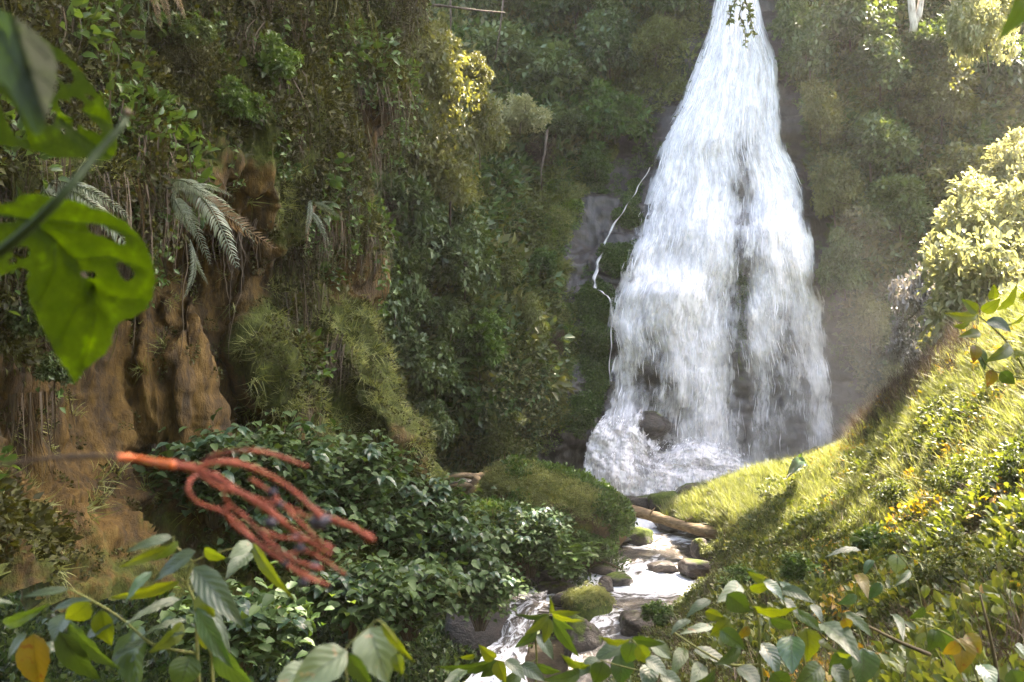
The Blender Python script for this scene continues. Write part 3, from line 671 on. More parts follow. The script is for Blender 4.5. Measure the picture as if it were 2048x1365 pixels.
water_net('left_cascade', [
 [(975, 1190, 21.6), (1010, 1188, 21.5), (1050, 1186, 21.4), (1095, 1182, 21.3)],
 [(985, 1215, 20.7), (1015, 1212, 20.6), (1050, 1208, 20.6), (1090, 1205, 20.6)],
 [(1000, 1245, 20.1), (1022, 1240, 20.0), (1045, 1236, 20.0), (1075, 1230, 20.1)],
 [(1000, 1275, 19.8), (1018, 1272, 19.7), (1036, 1268, 19.7), (1060, 1262, 19.8)],
 [(975, 1300, 19.5), (1000, 1300, 19.4), (1025, 1300, 19.4), (1055, 1296, 19.4)],
 [(950, 1335, 18.6), (985, 1335, 18.5), (1015, 1335, 18.5), (1050, 1335, 18.5)],
 [(880, 1400, 16.8), (950, 1400, 16.8), (1010, 1400, 16.8), (1070, 1400, 16.8)]],
 lambda x, y: 0.42 + 0 * x + sstep(1280, 1320, y) * .3, (90, 50), 0.07, 1.2)
water_net('right_cascade', [
 [(1205, 1222, 21.2), (1240, 1222, 21.1), (1270, 1222, 21.0), (1300, 1220, 20.9)],
 [(1185, 1238, 20.5), (1215, 1240, 20.4), (1250, 1242, 20.3), (1290, 1240, 20.3)],
 [(1165, 1262, 20.1), (1195, 1265, 20.0), (1225, 1268, 19.9), (1280, 1270, 19.9)],
 [(1152, 1290, 19.8), (1180, 1293, 19.7), (1208, 1296, 19.6), (1262, 1300, 19.6)],
 [(1140, 1325, 19.3), (1170, 1328, 19.2), (1205, 1332, 19.2), (1258, 1335, 19.2)],
 [(1120, 1400, 18.0), (1160, 1400, 18.0), (1210, 1400, 18.0), (1250, 1400, 18.0)]],
 lambda x, y: 0.38 + 0.2 * sstep(1300, 1240, y) - .25 * sstep(1215, 1250, x - (y - 1240) * -.6), (90, 50), 0.06, 1.2)
for o in [o for o in S.objects if o.name.startswith('water') and o.get('kind') == 'structure' and 'label' in o]:
    del o['label']

# ------------------------------------------------------------------ rocks
ICO = None
def ico(sub=4):
    import bmesh
    bm = bmesh.new(); bmesh.ops.create_icosphere(bm, subdivisions=sub, radius=1)
    v = np.array([x.co[:] for x in bm.verts]); f = np.array([[l.index for l in x.verts] for x in bm.faces]); bm.free(); return v, f
ICOS = {k: ico(k) for k in (2, 3, 4, 5)}
def rock(px, py, d, wpx, hpx, label, mat='rock_wet', seed=0, moss=0.2, depth=1.0, rot=0.0, sub=4, rough=0.28, name='rock', cat='rock'):
    """px,py: middle of the base line; wpx,hpx its size in the photograph"""
    v, f = ICOS[sub]
    w = wpx / FPX * d / 2; h = hpx / FPX * d / 2 
    n = unit(v)
    r3 = np.random.default_rng(seed + 900); pn = unit(r3.normal(size=(13, 3))); ph_ = 0.58 + 0.34 * r3.random(13)
    dd_ = n @ pn.T; cut = np.where(dd_ > 0.05, ph_ / np.maximum(dd_, 0.05), 9).min(1)
    r = np.minimum(cut, 1.08) ** (0.9 if rough > .24 else 0.55) * (1 + rough * 0.8 * fbm(n * 1.3 + seed * 7.7, seed, 4))
    r = r + 0.05 * fbm(n * 4, seed + 4, 3) + 0.035 * (0.5 - np.abs(fbm(n * 7, seed + 5, 3)))
    q = n * r[:, None]
    q = np.sign(q) * np.abs(q) ** 0.85
    q = q * [w * 1.02, w * depth, h * 1.25]
    c, s_ = math.cos(rot), math.sin(rot)
    q = np.stack([q[:, 0] * c - q[:, 2] * s_, q[:, 1], q[:, 0] * s_ + q[:, 2] * c], -1)
    loc = P(px, py, d) + np.array([0, w * depth * 0.5, h * 0.75])
    mo = np.clip(moss + (.08 if mat == 'rock_wet' else 0) + 0.35 * n[:, 2] + 0.25 * fbm(n * 3, seed + 8, 3), 0, 1)
    me = mk_mesh(name, q, f, None, {'moss': mo})
    o = link(name, me, M[mat]); o.location = loc; o['label'] = label; o['category'] = cat
    return o, loc, (w, w * depth, h)
ROCKS = []
def R_(*a, **k):
    r = rock(*a, **k); ROCKS.append(r); return r
big = R_(1090, 1118, 24.5, 330, 175, 'huge rounded boulder overgrown with moss and herbs beside the fallen log', 'rock_moss', 5, 0.45, 0.75, rot=-0.2, sub=5, rough=0.2, name='boulder', cat='boulder')
mound = R_(1020, 1130, 22.5, 200, 120, 'grey mossy hump leaning against the huge boulder', 'rock_moss', 6, 0.3, 0.8, sub=4, name='boulder', cat='boulder')
R_(1226, 1074, 25.3, 76, 78, 'bare brown end of boulder overhanging the stream at the log', 'rock_moss', 16, 0.0, 0.6, sub=4, rough=.15, name='boulder', cat='boulder')
R_(1277, 1090, 27.0, 62, 40, 'small angular mossy boulder standing in midstream below the log', 'rock_wet', 7, 0.42, 0.8)
R_(1225, 1086, 26.6, 90, 10, 'low wet slab touching the small midstream boulder', 'rock_wet', 8, 0.0, 0.8)
R_(1285, 1016, 30.6, 60, 26, 'dark wet rock at the lip of the plunge pool', 'rock_wet', 9, 0.05, 0.8)
R_(1338, 1020, 30.0, 70, 40, 'rounded rock with moss cap at the pool edge below the grassy bank', 'rock_wet', 10, 0.4, 0.9)
R_(1385, 995, 30.4, 70, 30, 'brown rock rising from the bank beside the splash', 'rock_wet', 11, 0.25, 0.9)
R_(1335, 1060, 28.2, 60, 24, 'broken dark rock under the fallen log', 'rock_wet', 12, 0.0, 0.8)
R_(1400, 1112, 25.0, 40, 34, 'pointed brown rock at the foot of the bank', 'rock_wet', 13, 0.1, 0.8)
R_(1330, 1146, 24.4, 60, 24, 'flat wet rock splitting the white rapid', 'rock_wet', 14, 0.0, 0.8)
R_(1400, 1150, 23.8, 80, 30, 'wide wet brown slab at the right edge of the rapid', 'rock_wet', 15, 0.05, 0.8)
R_(1236, 1172, 22.9, 66, 24, 'dark rock with a mossy shoulder above the mossy hump', 'rock_wet', 17, 0.2, 0.8)
R_(1212, 1182, 22.5, 34, 26, 'small black wet rock leaning in the white water', 'rock_wet', 18, 0.0, 0.8)
R_(1105, 1170, 22.9, 78, 30, 'flat topped brown rock below the overgrown boulder', 'rock_wet', 19, 0.1, 0.8)
R_(1130, 1212, 21.4, 62, 26, 'smooth dark rock beside the bright mossy hump', 'rock_wet', 20, 0.0, 0.8, rot=-.15)
R_(1182, 1258, 20.8, 100, 78, 'bright green mossy rock between the two cascades', 'rock_wet', 21, 0.72, 0.8, rot=.35, rough=.2)
R_(1165, 1330, 19.6, 80, 90, 'dark block beneath the mossy rock between the cascades', 'rock_wet', 22, 0.2, 0.8)
R_(1275, 1290, 19.9, 90, 66, 'jagged wet black rock with splashes on the right cascade', 'rock_wet', 23, 0.0, 0.8, rough=.4)
R_(1110, 1190, 22.6, 90, 30, 'low stone with dry grass at the stream edge', 'rock_wet', 24, 0.3, 0.8)
R_(960, 1320, 20.0, 150, 150, 'broad brown rock shoulder left of the white cascade', 'rock_wet', 25, 0.12, 0.8, rough=.22)
R_(1000, 1200, 22.6, 60, 26, 'flat wet stone at the top of the left cascade', 'rock_wet', 26, 0.0, 0.8)
R_(1304, 872, 32.6, 96, 46, 'dark dome of rock standing between the falling strands', 'rock_wet', 27, 0.0, 0.8)
R_(1660, 925, 31.5, 90, 34, 'brown rock half hidden in mist at the foot of the fall', 'rock_wet', 28, 0.0, 0.8)
R_(930, 975, 27.0, 120, 30, 'dark ledge stone under the driftwood', 'rock_wet', 29, 0.1, 0.8)
R_(1080, 1000, 28.5, 90, 30, 'grey stone behind the huge boulder', 'rock_wet', 30, 0.3, 0.8)
R_(1290, 995, 31.6, 34, 14, 'small round stone in the plunge pool', 'rock_wet', 31, 0.1, 0.8)
R_(1205, 1150, 24.0, 60, 18, 'low dark stone where the rapid begins', 'rock_wet', 32, 0.1, 0.8)

# ------------------------------------------------------------------ ground cover made of instanced real leaf clumps
def rot_euler(z, spin):
    """rotation that puts local Z on z, spun by angle: returns XYZ euler arrays"""
    z = unit(z); h = np.where(np.abs(z[:, 2:3]) < 0.9, np.array([[0, 0, 1.0]]), np.array([[1.0, 0, 0]]))
    x = unit(np.cross(h, z)); y = np.cross(z, x)
    c, s = np.cos(spin)[:, None], np.sin(spin)[:, None]
    x, y = x * c + y * s, y * c - x * s
    R = np.stack([x, y, z], -1)
    sy = np.clip(-R[:, 2, 0], -1, 1)
    return np.stack([np.arctan2(R[:, 2, 1], R[:, 2, 2]), np.arcsin(sy), np.arctan2(R[:, 1, 0], R[:, 0, 0])], -1)

def gn_tree(protos):
    ng = bpy.data.node_groups.new('scatter_growth', 'GeometryNodeTree')
    ng.interface.new_socket('Geometry', in_out='INPUT', socket_type='NodeSocketGeometry')
    ng.interface.new_socket('Geometry', in_out='OUTPUT', socket_type='NodeSocketGeometry')
    n = ng.nodes; gi = n.new('NodeGroupInput'); go = n.new('NodeGroupOutput')
    g2i = n.new('GeometryNodeGeometryToInstance')
    for p in reversed(protos):
        oi = n.new('GeometryNodeObjectInfo'); oi.inputs['Object'].default_value = p
        ng.links.new(oi.outputs['Geometry'], g2i.inputs[0])
    iop = n.new('GeometryNodeInstanceOnPoints'); iop.inputs['Pick Instance'].default_value = True
    def attr(name, typ):
        a = n.new('GeometryNodeInputNamedAttribute'); a.data_type = typ; a.inputs['Name'].default_value = name; return a.outputs['Attribute']
    ng.links.new(gi.outputs[0], iop.inputs['Points'])
    ng.links.new(g2i.outputs[0], iop.inputs['Instance'])
    ng.links.new(attr('pick', 'INT'), iop.inputs['Instance Index'])
    ng.links.new(attr('rot', 'FLOAT_VECTOR'), iop.inputs['Rotation'])
    ng.links.new(attr('sca', 'FLOAT_VECTOR'), iop.inputs['Scale'])
    ng.links.new(iop.outputs[0], go.inputs[0])
    return ng

def proto(name, mb, mat):
    me = mb.mesh(name); me.materials.append(mat)
    return bpy.data.objects.new(name, me)

def cover(name, label, protos, pts, z, sca, up=0.4, jitter=0.35):
    n = len(pts)
    zz = unit(z * (1 - up) + np.array([0, 0, 1.0]) * up + rng.normal(0, jitter, (n, 3)))
    me = bpy.data.meshes.new(name); me.vertices.add(n); me.vertices.foreach_set('co', np.asarray(pts, np.float32).ravel())
    a = me.attributes.new('rot', 'FLOAT_VECTOR', 'POINT'); a.data.foreach_set('vector', rot_euler(zz, rng.random(n) * 6.283).astype(np.float32).ravel())
    sca = np.asarray(sca, float)
    if sca.ndim == 1: sca = np.repeat(sca[:, None], 3, 1)
    a = me.attributes.new('sca', 'FLOAT_VECTOR', 'POINT'); a.data.foreach_set('vector', sca.astype(np.float32).ravel())
    a = me.attributes.new('pick', 'INT', 'POINT'); a.data.foreach_set('value', rng.integers(0, len(protos), n).astype(np.int32))
    o = link(name, me, None, None, kind='stuff', label=label)
    md = o.modifiers.new('growth', 'NODES'); md.node_group = gn_tree(protos)
    return o

def dome(n, r, flat=0.8):
    v = unit(rng.normal(size=(n, 3))); v[:, 2] = np.abs(v[:, 2])
    return v * (r * (0.35 + 0.65 * rng.random((n, 1)) ** 0.5)) * [1, 1, flat], v

def herb(n, r, L, wid=0.3, simple=True, flat=0.7, up=0.5):
    mb = MB(); p, v = dome(n, r, flat)
    d = unit(v + rng.normal(0, 0.6, (n, 3)) + [0, 0, up]); nr = unit(np.array([0, 0, 1.0]) + rng.normal(0, 0.45, (n, 3)))
    leaves(mb, p, d, nr, L * (0.6 + 0.7 * rng.random(n)), wid=wid, simple=simple); return mb

def tuft(n, L, spread=0.5, w=0.012, droop=0.5):
    mb = MB(); K = 4
    az = rng.random(n) * 6.283; sp = rng.random(n) * spread; ln = L * (0.5 + 0.7 * rng.random(n))
    t = np.linspace(0, 1, K)[None]
    r = ln[:, None] * t * sp[:, None] + ln[:, None] * droop * sp[:, None] * t ** 2.5; z = ln[:, None] * t * (1 - 0.45 * droop * sp[:, None] * t ** 1.5)
    b = rng.normal(0, 0.05, (n, 2))
    c = np.stack([np.cos(az)[:, None] * r + b[:, :1], np.sin(az)[:, None] * r + b[:, 1:], z], -1)
    sd = np.stack([-np.sin(az), np.cos(az), az * 0], -1)[:, None]; hw = (w * (1 - t ** 2 * 0.95))[..., None]
    v = np.stack([c - sd * hw, c + sd * hw], 2).reshape(n, K * 2, 3)
    q = (np.arange(n)[:, None, None] * K * 2 + (np.arange(K - 1) * 2)[None, :, None] + np.array([0, 1, 3, 2])[None, None]).reshape(-1, 4)
    mb.add(v.reshape(-1, 3), None, q, np.repeat(rng.random(n), K * 2)); return mb

def trail(n, L, leafL, w=0.006, wid=0.3):
    """hanging runners with leaves; local Z is out from the wall and they hang down world Z as built, so use up=0 jitter small"""
    mb = MB()
    for k in range(n):
        x0, y0 = rng.normal(0, 0.16, 2); ln = L * (0.5 + 0.7 * rng.random()); m = 7
        t = np.linspace(0, 1, m); out = 0.18 * np.sin(t * 2.2) * rng.random()
        pts = np.stack([x0 + 0.06 * np.cumsum(rng.normal(0, .5, m)), y0 + out, -t * ln], -1)
        mb.tube(pts, np.linspace(w, w * 0.4, m), 3, 0.1)
        kk = int(10 + 14 * rng.random()); tt = rng.random(kk)
        p = np.stack([np.interp(tt, t, pts[:, i]) for i in range(3)], -1)
        d = unit(rng.normal(0, 1, (kk, 3)) * [1, 1, 0.5] + [0, .3, -0.5]); nr = unit(rng.normal(0, 0.5, (kk, 3)) + [0, 0.7, 0.7])
        leaves(mb, p, d, nr, leafL * (0.6 + 0.8 * rng.random(kk)), wid=wid, simple=True)
    return mb

def fringe(n, L, w=0.006):
    """dry rootlets and grass hanging from an overhang"""
    mb = MB(); K = 5; t = np.linspace(0, 1, K)[None]
    ln = L * (0.4 + 0.8 * rng.random(n)); a = rng.normal(0, 0.14, (n, 2)); dx = rng.normal(0, 0.12, (n, 1))
    c = np.stack([a[:, :1] + dx * t ** 2, a[:, 1:] + 0.12 * np.sin(t * 3) * rng.random((n, 1)), 0.05 * (1 - t) - ln[:, None] * t], -1)
    ang = rng.random(n) * 3.14; sd = np.stack([np.cos(ang), np.sin(ang), ang * 0], -1)[:, None]; hw = (w * (1 - t ** 2 * 0.9))[..., None]
    v = np.stack([c - sd * hw, c + sd * hw], 2).reshape(n, K * 2, 3)
    q = (np.arange(n)[:, None, None] * K * 2 + (np.arange(K - 1) * 2)[None, :, None] + np.array([0, 1, 3, 2])[None, None]).reshape(-1, 4)
    mb.add(v.reshape(-1, 3), None, q, np.repeat(rng.random(n), K * 2)); return mb

# -- back wall
X, Y = back.px, back.py
forest = 1 - bare_s
pal = lambda: fbm(back.p * 0.35, 111, 3)
# undergrowth of the forested slopes
dens = forest * (0.35 + 0.65 * sstep(-0.3, 0.3, fbm(back.p * 0.5, 121, 3))) * (1 - 0.85 * cave) * (X > 620) * (X < 2350) * (Y > -120)
darkp = [proto('leafy_clump', herb(60, .7, .26, wid=.26), M[k_]) for k_ in ('leaf_dark', 'leaf_dark', 'leaf_green', 'leaf_sage')]
dens = dens * (1 - .95 * slope_moss)
pts, nn = back.scatter(8500, dens)
cover('undergrowth', 'dense dark green undergrowth clothing the gorge walls', darkp, pts + nn * 0.15, nn, 0.7 + 0.8 * rng.random(len(pts)) ** 1.5, up=.35)
olp = [proto('leafy_clump', herb(70, .5, .18, wid=.26), M['leaf_olive']) for _ in range(3)]
dens2 = forest * sstep(-0.1, 0.3, fbm(back.p * 0.4, 131, 3)) * (1 - 0.8 * cave) * (X > 640) * (X < 2250) * (Y > -120) + bump(X, Y, 1020, 560, 110, 130, 1.2) * forest + bump(X, Y, 1320, 80, 60, 120, .5)
pts, nn = back.scatter(5500, dens2)
cover('undergrowth', 'olive and yellowish scrub patches on the gorge walls', olp, pts + nn * 0.2, nn, 0.6 + 0.8 * rng.random(len(pts)), up=.35)
vinep = [proto('vine_runner', trail(7, 1.3, .13), M[k_]) for k_ in ('leaf_dark', 'leaf_green', 'leaf_sage', 'leaf_dark')]
dens3 = forest * sstep(1560, 1640, X) * (X < 2250) * (Y > -100) * (0.4 + 0.6 * sstep(-.3, .2, fbm(back.p * 0.6, 141, 3))) + 0.7 * forest * (X < 1200) * (Y > 540) * sstep(900, 1000, X)
pts, nn = back.scatter(2600, dens3)
def hang(name, label, protos, pts, nn, sca, out=0.2):
    n = len(pts); z = np.zeros((n, 3)); z[:, 2] = 1
    o = cover(name, label, protos, pts + nn * out, z, sca, up=0, jitter=0.08)
    az = np.arctan2(nn[:, 0], -nn[:, 1])      # local -Y .. faces the open air
    o.data.attributes['rot'].data.foreach_set('vector', np.stack([rng.normal(0, .06, n), rng.normal(0, .06, n), az + np.pi + rng.normal(0, .5, n)], -1).astype(np.float32).ravel())
    return o
hang('hanging_vines', 'curtain of hanging vines on the wall right of the waterfall', vinep, pts, nn, 0.7 + 0.6 * rng.random(len(pts)), .35)
# moss-like low leaves on the rock humps next to the fall
mossp = [proto('moss_clump', herb(60, .2, .06, wid=.4), M['leaf_green']) for _ in range(2)]
dm = sum(bump(X, Y, cx, cy, sx * .8, sy * .85, a) for cx, cy, sx, sy, a in [(1240, 520, 35, 24, 1), (1187, 605, 34, 30, 1), (1192, 700, 26, 100, 1), (1085, 395, 45, 38, .8), (1265, 400, 14, 45, .7), (1250, 440, 30, 16, .5), (1180, 360, 35, 30, .6), (1482, 620, 12, 150, .35), (1150, 830, 40, 50, .5)])
dm = dm * (dm > 0.22)
pts, nn = back.scatter(3400, dm)
cover('moss', 'low bright moss and creepers on the rock humps beside the fall', mossp, pts, nn, 0.6 + 0.7 * rng.random(len(pts)), up=.3)
pts, nn = back.scatter(650, bare * (fbm(back.p * 1.3, 151, 3) > 0.12) * ((X < fall_L(Y) - 5) | (X > fall_R(Y) + 5)) * 1.0)
cover('moss', 'sparse creepers on the bare rock either side of the fall', mossp, pts, nn, 0.5 + 0.7 * rng.random(len(pts)), up=.3)

pts, nn = back.scatter(5200, slope_moss * (X < 1200))
sm = [proto('moss_clump', herb(80, .24, .07, wid=.4), M['grass']), proto('moss_clump', herb(80, .24, .07, wid=.4), M['leaf_bright'])] + [proto('moss_clump', herb(70, .26, .08, wid=.35), M['leaf_olive']), proto('moss_clump', herb(60, .24, .07, wid=.35), M['leaf_green'])] + [proto('moss_clump', tuft(30, .3, .8, .012), M['grass'])]
M_ = 0
cover('moss', 'short mossy growth and grass on the steep slope left of the bare rock', sm, pts, nn, 0.6 + 0.8 * rng.random(len(pts)), up=.3)
# -- left cliff
X, Y = lx, ly
leafy = sstep(-0.15, 0.35, fbm(left.p * 0.9, 161, 3) + 0.2 - 1.3 * ochre - .8 * sstep(430, 560, Y) + 0.75 * sstep(330, 100, Y) + .75 * sstep(230, 60, X) * (Y > 560) - 0.55 * bump(X, Y, 290, 110, 55, 65, 1) + 0.7 * bump(X, Y, 560, 720, 50, 110, 1) + .3 * bump(X, Y, 690, 690, 40, 90, 1))
vis = (Y < 1160) * (X > -220)
ridge = np.clip(sum(bump(X, Y, a_, b_, 45, 60, 1) for a_, b_ in [(690, 760), (740, 840), (790, 910), (640, 860), (700, 880), (610, 760)]), 0, 1)
leafy = leafy * (1 - .5 * ridge)
mp_ = [proto('moss_clump', herb(60, .16, .045, wid=.35), M['leaf_brown']), proto('moss_clump', tuft(26, .2, .9, .006, .9), M['grass'])]
pts, nn = left.scatter(4200, vis * (.14 + sstep(.45, .75, mossl)) * (Y > 330))
cover('moss', 'short moss and tiny herbs on the ribs of the ochre cliff', mp_, pts, nn, 0.5 + 0.7 * rng.random(len(pts)), up=.15)
lp = [proto('leafy_clump', herb(90, .34, .085, simple=True), M['leaf_brown']) for _ in range(3)]
pts, nn = left.scatter(4200, leafy * vis)
cover('undergrowth', 'small olive leaves and moss growing over the ochre cliff', lp, pts + nn * .06, nn, 0.5 + 0.7 * rng.random(len(pts)), up=.25)
lp2 = [proto('leafy_clump', herb(36, .42, .15, simple=False), M['leaf_green']) for _ in range(3)]
pts, nn = left.scatter(420, leafy * vis * sstep(.0, .35, fbm(left.p * 0.8, 171, 3)))
cover('undergrowth', 'clusters of broader fresh green leaves on the ochre cliff', lp2, pts + nn * .15, nn, 0.6 + 0.6 * rng.random(len(pts)), up=.4)
fp = [proto('dry_fringe', fringe(60, .7), M['leaf_dead']) for _ in range(2)] + [proto('dry_fringe', fringe(60, .6), M['leaf_brown'])]
under = np.clip(-left.n[..., 2] + 0.25, 0, 1)
pts, nn = left.scatter(850, vis * (0.08 + leafy) * (0.15 + 2.5 * under) * (Y < 900))
hang('hanging_roots', 'dry rootlets and grass hanging from the overhangs of the ochre cliff', fp, pts, nn, 0.5 + 0.9 * rng.random(len(pts)), .04)
vp = [proto('vine_runner', trail(5, 1.0, .075, .004), M['leaf_brown']) for _ in range(2)] + [proto('vine_runner', trail(5, 1.1, .09, .004), M['leaf_green'])]
pts, nn = left.scatter(1300, vis * leafy * (Y < 620))
hang('hanging_vines', 'leafy runners trailing down the upper part of the ochre cliff', vp, pts, nn, 0.6 + 0.8 * rng.random(len(pts)), .1)

mb = MB(); pr, nr_ = left.scatter(40, vis * (Y > 60) * (Y < 520) * (X > 80) * (0.2 + under))
for p_, n_ in zip(pr, nr_):
    L_ = .6 + 1.8 * rng.random(); k_ = 9; t_ = np.linspace(0, 1, k_)
    q_ = p_ + n_ * (.12 + .15 * t_[:, None]) + np.stack([.05 * np.cumsum(rng.normal(0, 1, k_)) * .6, .03 * np.cumsum(rng.normal(0, 1, k_)), -t_ * L_], -1)
    mb.tube(q_, np.linspace(.011, .004, k_) * (.6 + .8 * rng.random()), 4, rng.random())
link('hanging_roots', mb.mesh('hanging_roots'), M['leaf_dead'], None, kind='stuff', label='long bare lianas dangling in front of the ochre cliff')
# -- right bank
X, Y, D = bank.px, bank.py, bank.d
inview = (X < 2250) * (Y < 1560) * fadeb
near = np.clip(14 / D, .6, 2.6) ** 1.3
gp = [proto('grass_tuft', tuft(26, .34, .6, .007), M['grass']) for _ in range(3)]
crest = sstep(1.0, 1.6, np.linspace(0, 9, 200))[:, None] * sstep(4.6, 3.2, np.linspace(0, 9, 200))[:, None]
pts, nn = bank.scatter(9000, inview * crest * near)
cover('grass', 'short sunlit grass along the crest of the bank', gp, pts, nn, 0.6 + 0.6 * rng.random(len(pts)), up=.7, jitter=.2)
pk = [proto('grass_plume', tuft(14, .7, .35, .006), M['leaf_dead'])]
pts, nn = bank.scatter(700, inview * sstep(1.5, 1.9, np.linspace(0, 9, 200))[:, None] * sstep(2.8, 2.2, np.linspace(0, 9, 200))[:, None] * (X > 1700) * (X < 1960))
cover('grass', 'pinkish seed heads of tall grass on the upper crest', pk, pts, nn, 0.6 + 0.6 * rng.random(len(pts)), up=.8, jitter=.15)
hp = [proto('herb_clump', herb(80, .26, .06, wid=.32), M['leaf_bank']) for _ in range(4)]
low = sstep(2.6, 3.8, np.linspace(0, 9, 200))[:, None]
pts, nn = bank.scatter(16000, inview * near * (0.5 + low))
cover('ground_cover', 'small leaved herbs covering the bank', hp, pts, nn, 0.45 + 0.7 * rng.random(len(pts)) ** 2, up=.5)
hp2 = [proto('herb_clump', herb(40, .26, .075, wid=.34, simple=False), M['leaf_bank']) for _ in range(3)]
pts, nn = bank.scatter(3000, inview * near * low * sstep(-.1, .3, fbm(bank.p * .8, 181, 3)) * (X > 1450))
cover('ground_cover', 'broader leaved weeds on the lower bank', hp2, pts + nn * .1, nn, 0.6 + 0.8 * rng.random(len(pts)), up=.5)
yp = [proto('yellow_clump', herb(14, .26, .08, wid=.34, simple=False), M['leaf_gold'])]
pts, nn = bank.scatter(900, inview * near * sstep(.05, .3, fbm(bank.p * .7, 191, 3)) * sstep(1500, 1750, X))
cover('fallen_leaves', 'yellow and rusty leaves among the herbs of the bank', yp, pts + nn * .12, nn, 0.5 + 0.7 * rng.random(len(pts)), up=.5)
dp = [proto('dry_clump', fringe(24, -.4, .004), M['leaf_dead'])]
pts, nn = bank.scatter(1500, inview * near * low)
cover('dry_stalks', 'thin dry stalks standing among the herbs of the bank', dp, pts, nn, 0.4 + 0.7 * rng.random(len(pts)), up=.6)

# -- valley floor, dark plants under the shrubs on the left
Xg, Yg, Dg = proj(ground.p)
stream_gap = np.abs(GX - cx)
dens = (GY > 4) * (GY < 30) * (Xg > -250) * (Xg < 1250) * (GX < cx - 1.2 - 0.05 * GY * 0) * np.clip(12 / np.maximum(Dg, 1), .5, 2)
dk = [proto('leafy_clump', herb(60, .34, .10), M['leaf_dark']) for _ in range(2)] + [proto('leafy_clump', herb(50, .36, .12), M['leaf_blue'])]
pts, nn = ground.scatter(5200, dens); nn = np.abs(nn)
cover('undergrowth', 'dark shaded plants on the valley floor left of the stream', dk, pts, nn * [0, 0, 1] + 1e-3, 0.7 + 0.9 * rng.random(len(pts)), up=.6)

# growth on the big boulders
def on_rock(r, n, protos, name, label, zmin=0.0, sca=(0.4, 0.5), side=None):
    o, loc, _ = r; me = o.data; k = len(me.vertices)
    v = np.zeros(k * 3, np.float32); me.vertices.foreach_get('co', v); v = v.reshape(-1, 3)
    nv = np.zeros(k * 3, np.float32); me.vertex_normals.foreach_get('vector', nv); nv = nv.reshape(-1, 3)
    w = (nv[:, 2] > zmin).astype(float)
    if side is not None: w = w * side(v, nv)
    i = rng.choice(k, n, p=w / w.sum())
    p = v[i] + rng.normal(0, .05, (n, 3)) + loc
    return cover(name, label, protos, p, nv[i].astype(float), sca[0] + sca[1] * rng.random(n), up=.3)
mo = [proto('moss_tuft', herb(60, .15, .04, wid=.35), M['grass']), proto('moss_tuft', herb(60, .15, .04, wid=.35), M['leaf_olive'])] + [proto('moss_tuft', tuft(30, .16, .9, .006), M['grass'])]
on_rock(big, 2400, mo, 'moss', 'thick moss over the top of the huge boulder', 0.05, (.5, .6))
hb = [proto('herb_clump', herb(40, .24, .085, wid=.36, simple=False), M['leaf_green'])]
on_rock(big, 500, hb, 'ground_cover', 'green herbs spreading over the near side of the huge boulder', -0.3, (.5, .7), lambda v, n_: (v[:, 0] > -.9) * (n_[:, 1] < .1) * (fbm(v * .9, 211, 2) > -.1))
on_rock(mound, 700, mo, 'moss', 'moss and litter on the grey hump', 0.0, (.4, .5))
on_rock(mound, 150, hb, 'ground_cover', 'herbs at the foot of the grey hump', -.5, (.6, .7), lambda v, n_: (n_[:, 1] < 0))
br = ROCKS[16]
mg = [proto('moss_tuft', herb(50, .10, .03, wid=.4), M['grass'])]
on_rock(br, 900, mg, 'moss', 'bright moss cushion on the rock between the cascades', .25, (.4, .4))

# ------------------------------------------------------------------ shrubs and trees, one thing each
def crown_mesh(nl, lobes, L, wid=.3, simple=True, flat=.8, seed=0, out=.5, sparse=0.0):
    """a crown of radius about 1 and height about 1.6 standing on z = 0"""
    mb = MB(); c = unit(rng.normal(size=(lobes, 3))) * (0.25 + 0.5 * rng.random((lobes, 1))); c[:, 2] = np.abs(c[:, 2]) * 1.35 + .0
    rr = 0.22 + 0.22 * rng.random(lobes); k = rng.integers(0, lobes, nl)
    v = unit(rng.normal(size=(nl, 3))); v[:, 2] = np.where(rng.random(nl) < .75, np.abs(v[:, 2]), v[:, 2])
    sprig = unit(rng.normal(size=(lobes * 14, 3))); sk = rng.integers(0, 14, nl) + k * 14
    v = unit(v * .35 + sprig[sk] + v * .4 * rng.random((nl, 1)))
    v[:, 2] += .15
    p = c[k] + v * rr[k][:, None] * (0.55 + 0.5 * rng.random((nl, 1))) * [1, 1, flat]
    d = unit(v * out + rng.normal(0, .6, (nl, 3)) + [0, 0, -.05]); nr = unit(np.array([0, 0, 1.0]) + rng.normal(0, .4, (nl, 3)) + v * .3)
    t = np.clip(rng.random(nl) * .6 + rng.random(lobes)[k] * .4, 0, 1)
    leaves(mb, p, d, nr, L * (.6 + .7 * rng.random(nl)), wid=wid, simple=simple, tint=t)
    return mb, c, rr
def branches_mesh(c, base_r=.024):
    mb = MB()
    fork = np.array([rng.normal(0, .06), rng.normal(0, .06), .25])
    mb.tube([[0, 0, -.35], [fork[0] * .4, fork[1] * .4, .05], fork], [base_r, base_r * .85, base_r * .7], 6)
    for p in c:
        m = fork * .45 + p * .55 + rng.normal(0, .06, 3) - [0, 0, .06]
        mb.tube([fork, m, p, p * 1.08 + [0, 0, .12]], [base_r * .55, base_r * .38, base_r * .2, base_r * .08], 4)
    return mb
KIND = {}
def kind(name, nl, lobes, L, mat, **kw):
    vs = []
    for i in range(3):
        mb, c, r = crown_mesh(nl, lobes, L, **kw)
        a = mb.mesh('crown'); a.materials.append(M[mat]); b = branches_mesh(c[:10]).mesh('trunk'); b.materials.append(M['bark'])
        vs.append((a, b))
    KIND[name] = vs
kind('fine_dark', 4200, 18, .12, 'leaf_dark')
kind('fine_olive', 4600, 18, .10, 'leaf_sage')
kind('fine_brown', 4600, 18, .07, 'leaf_brown')
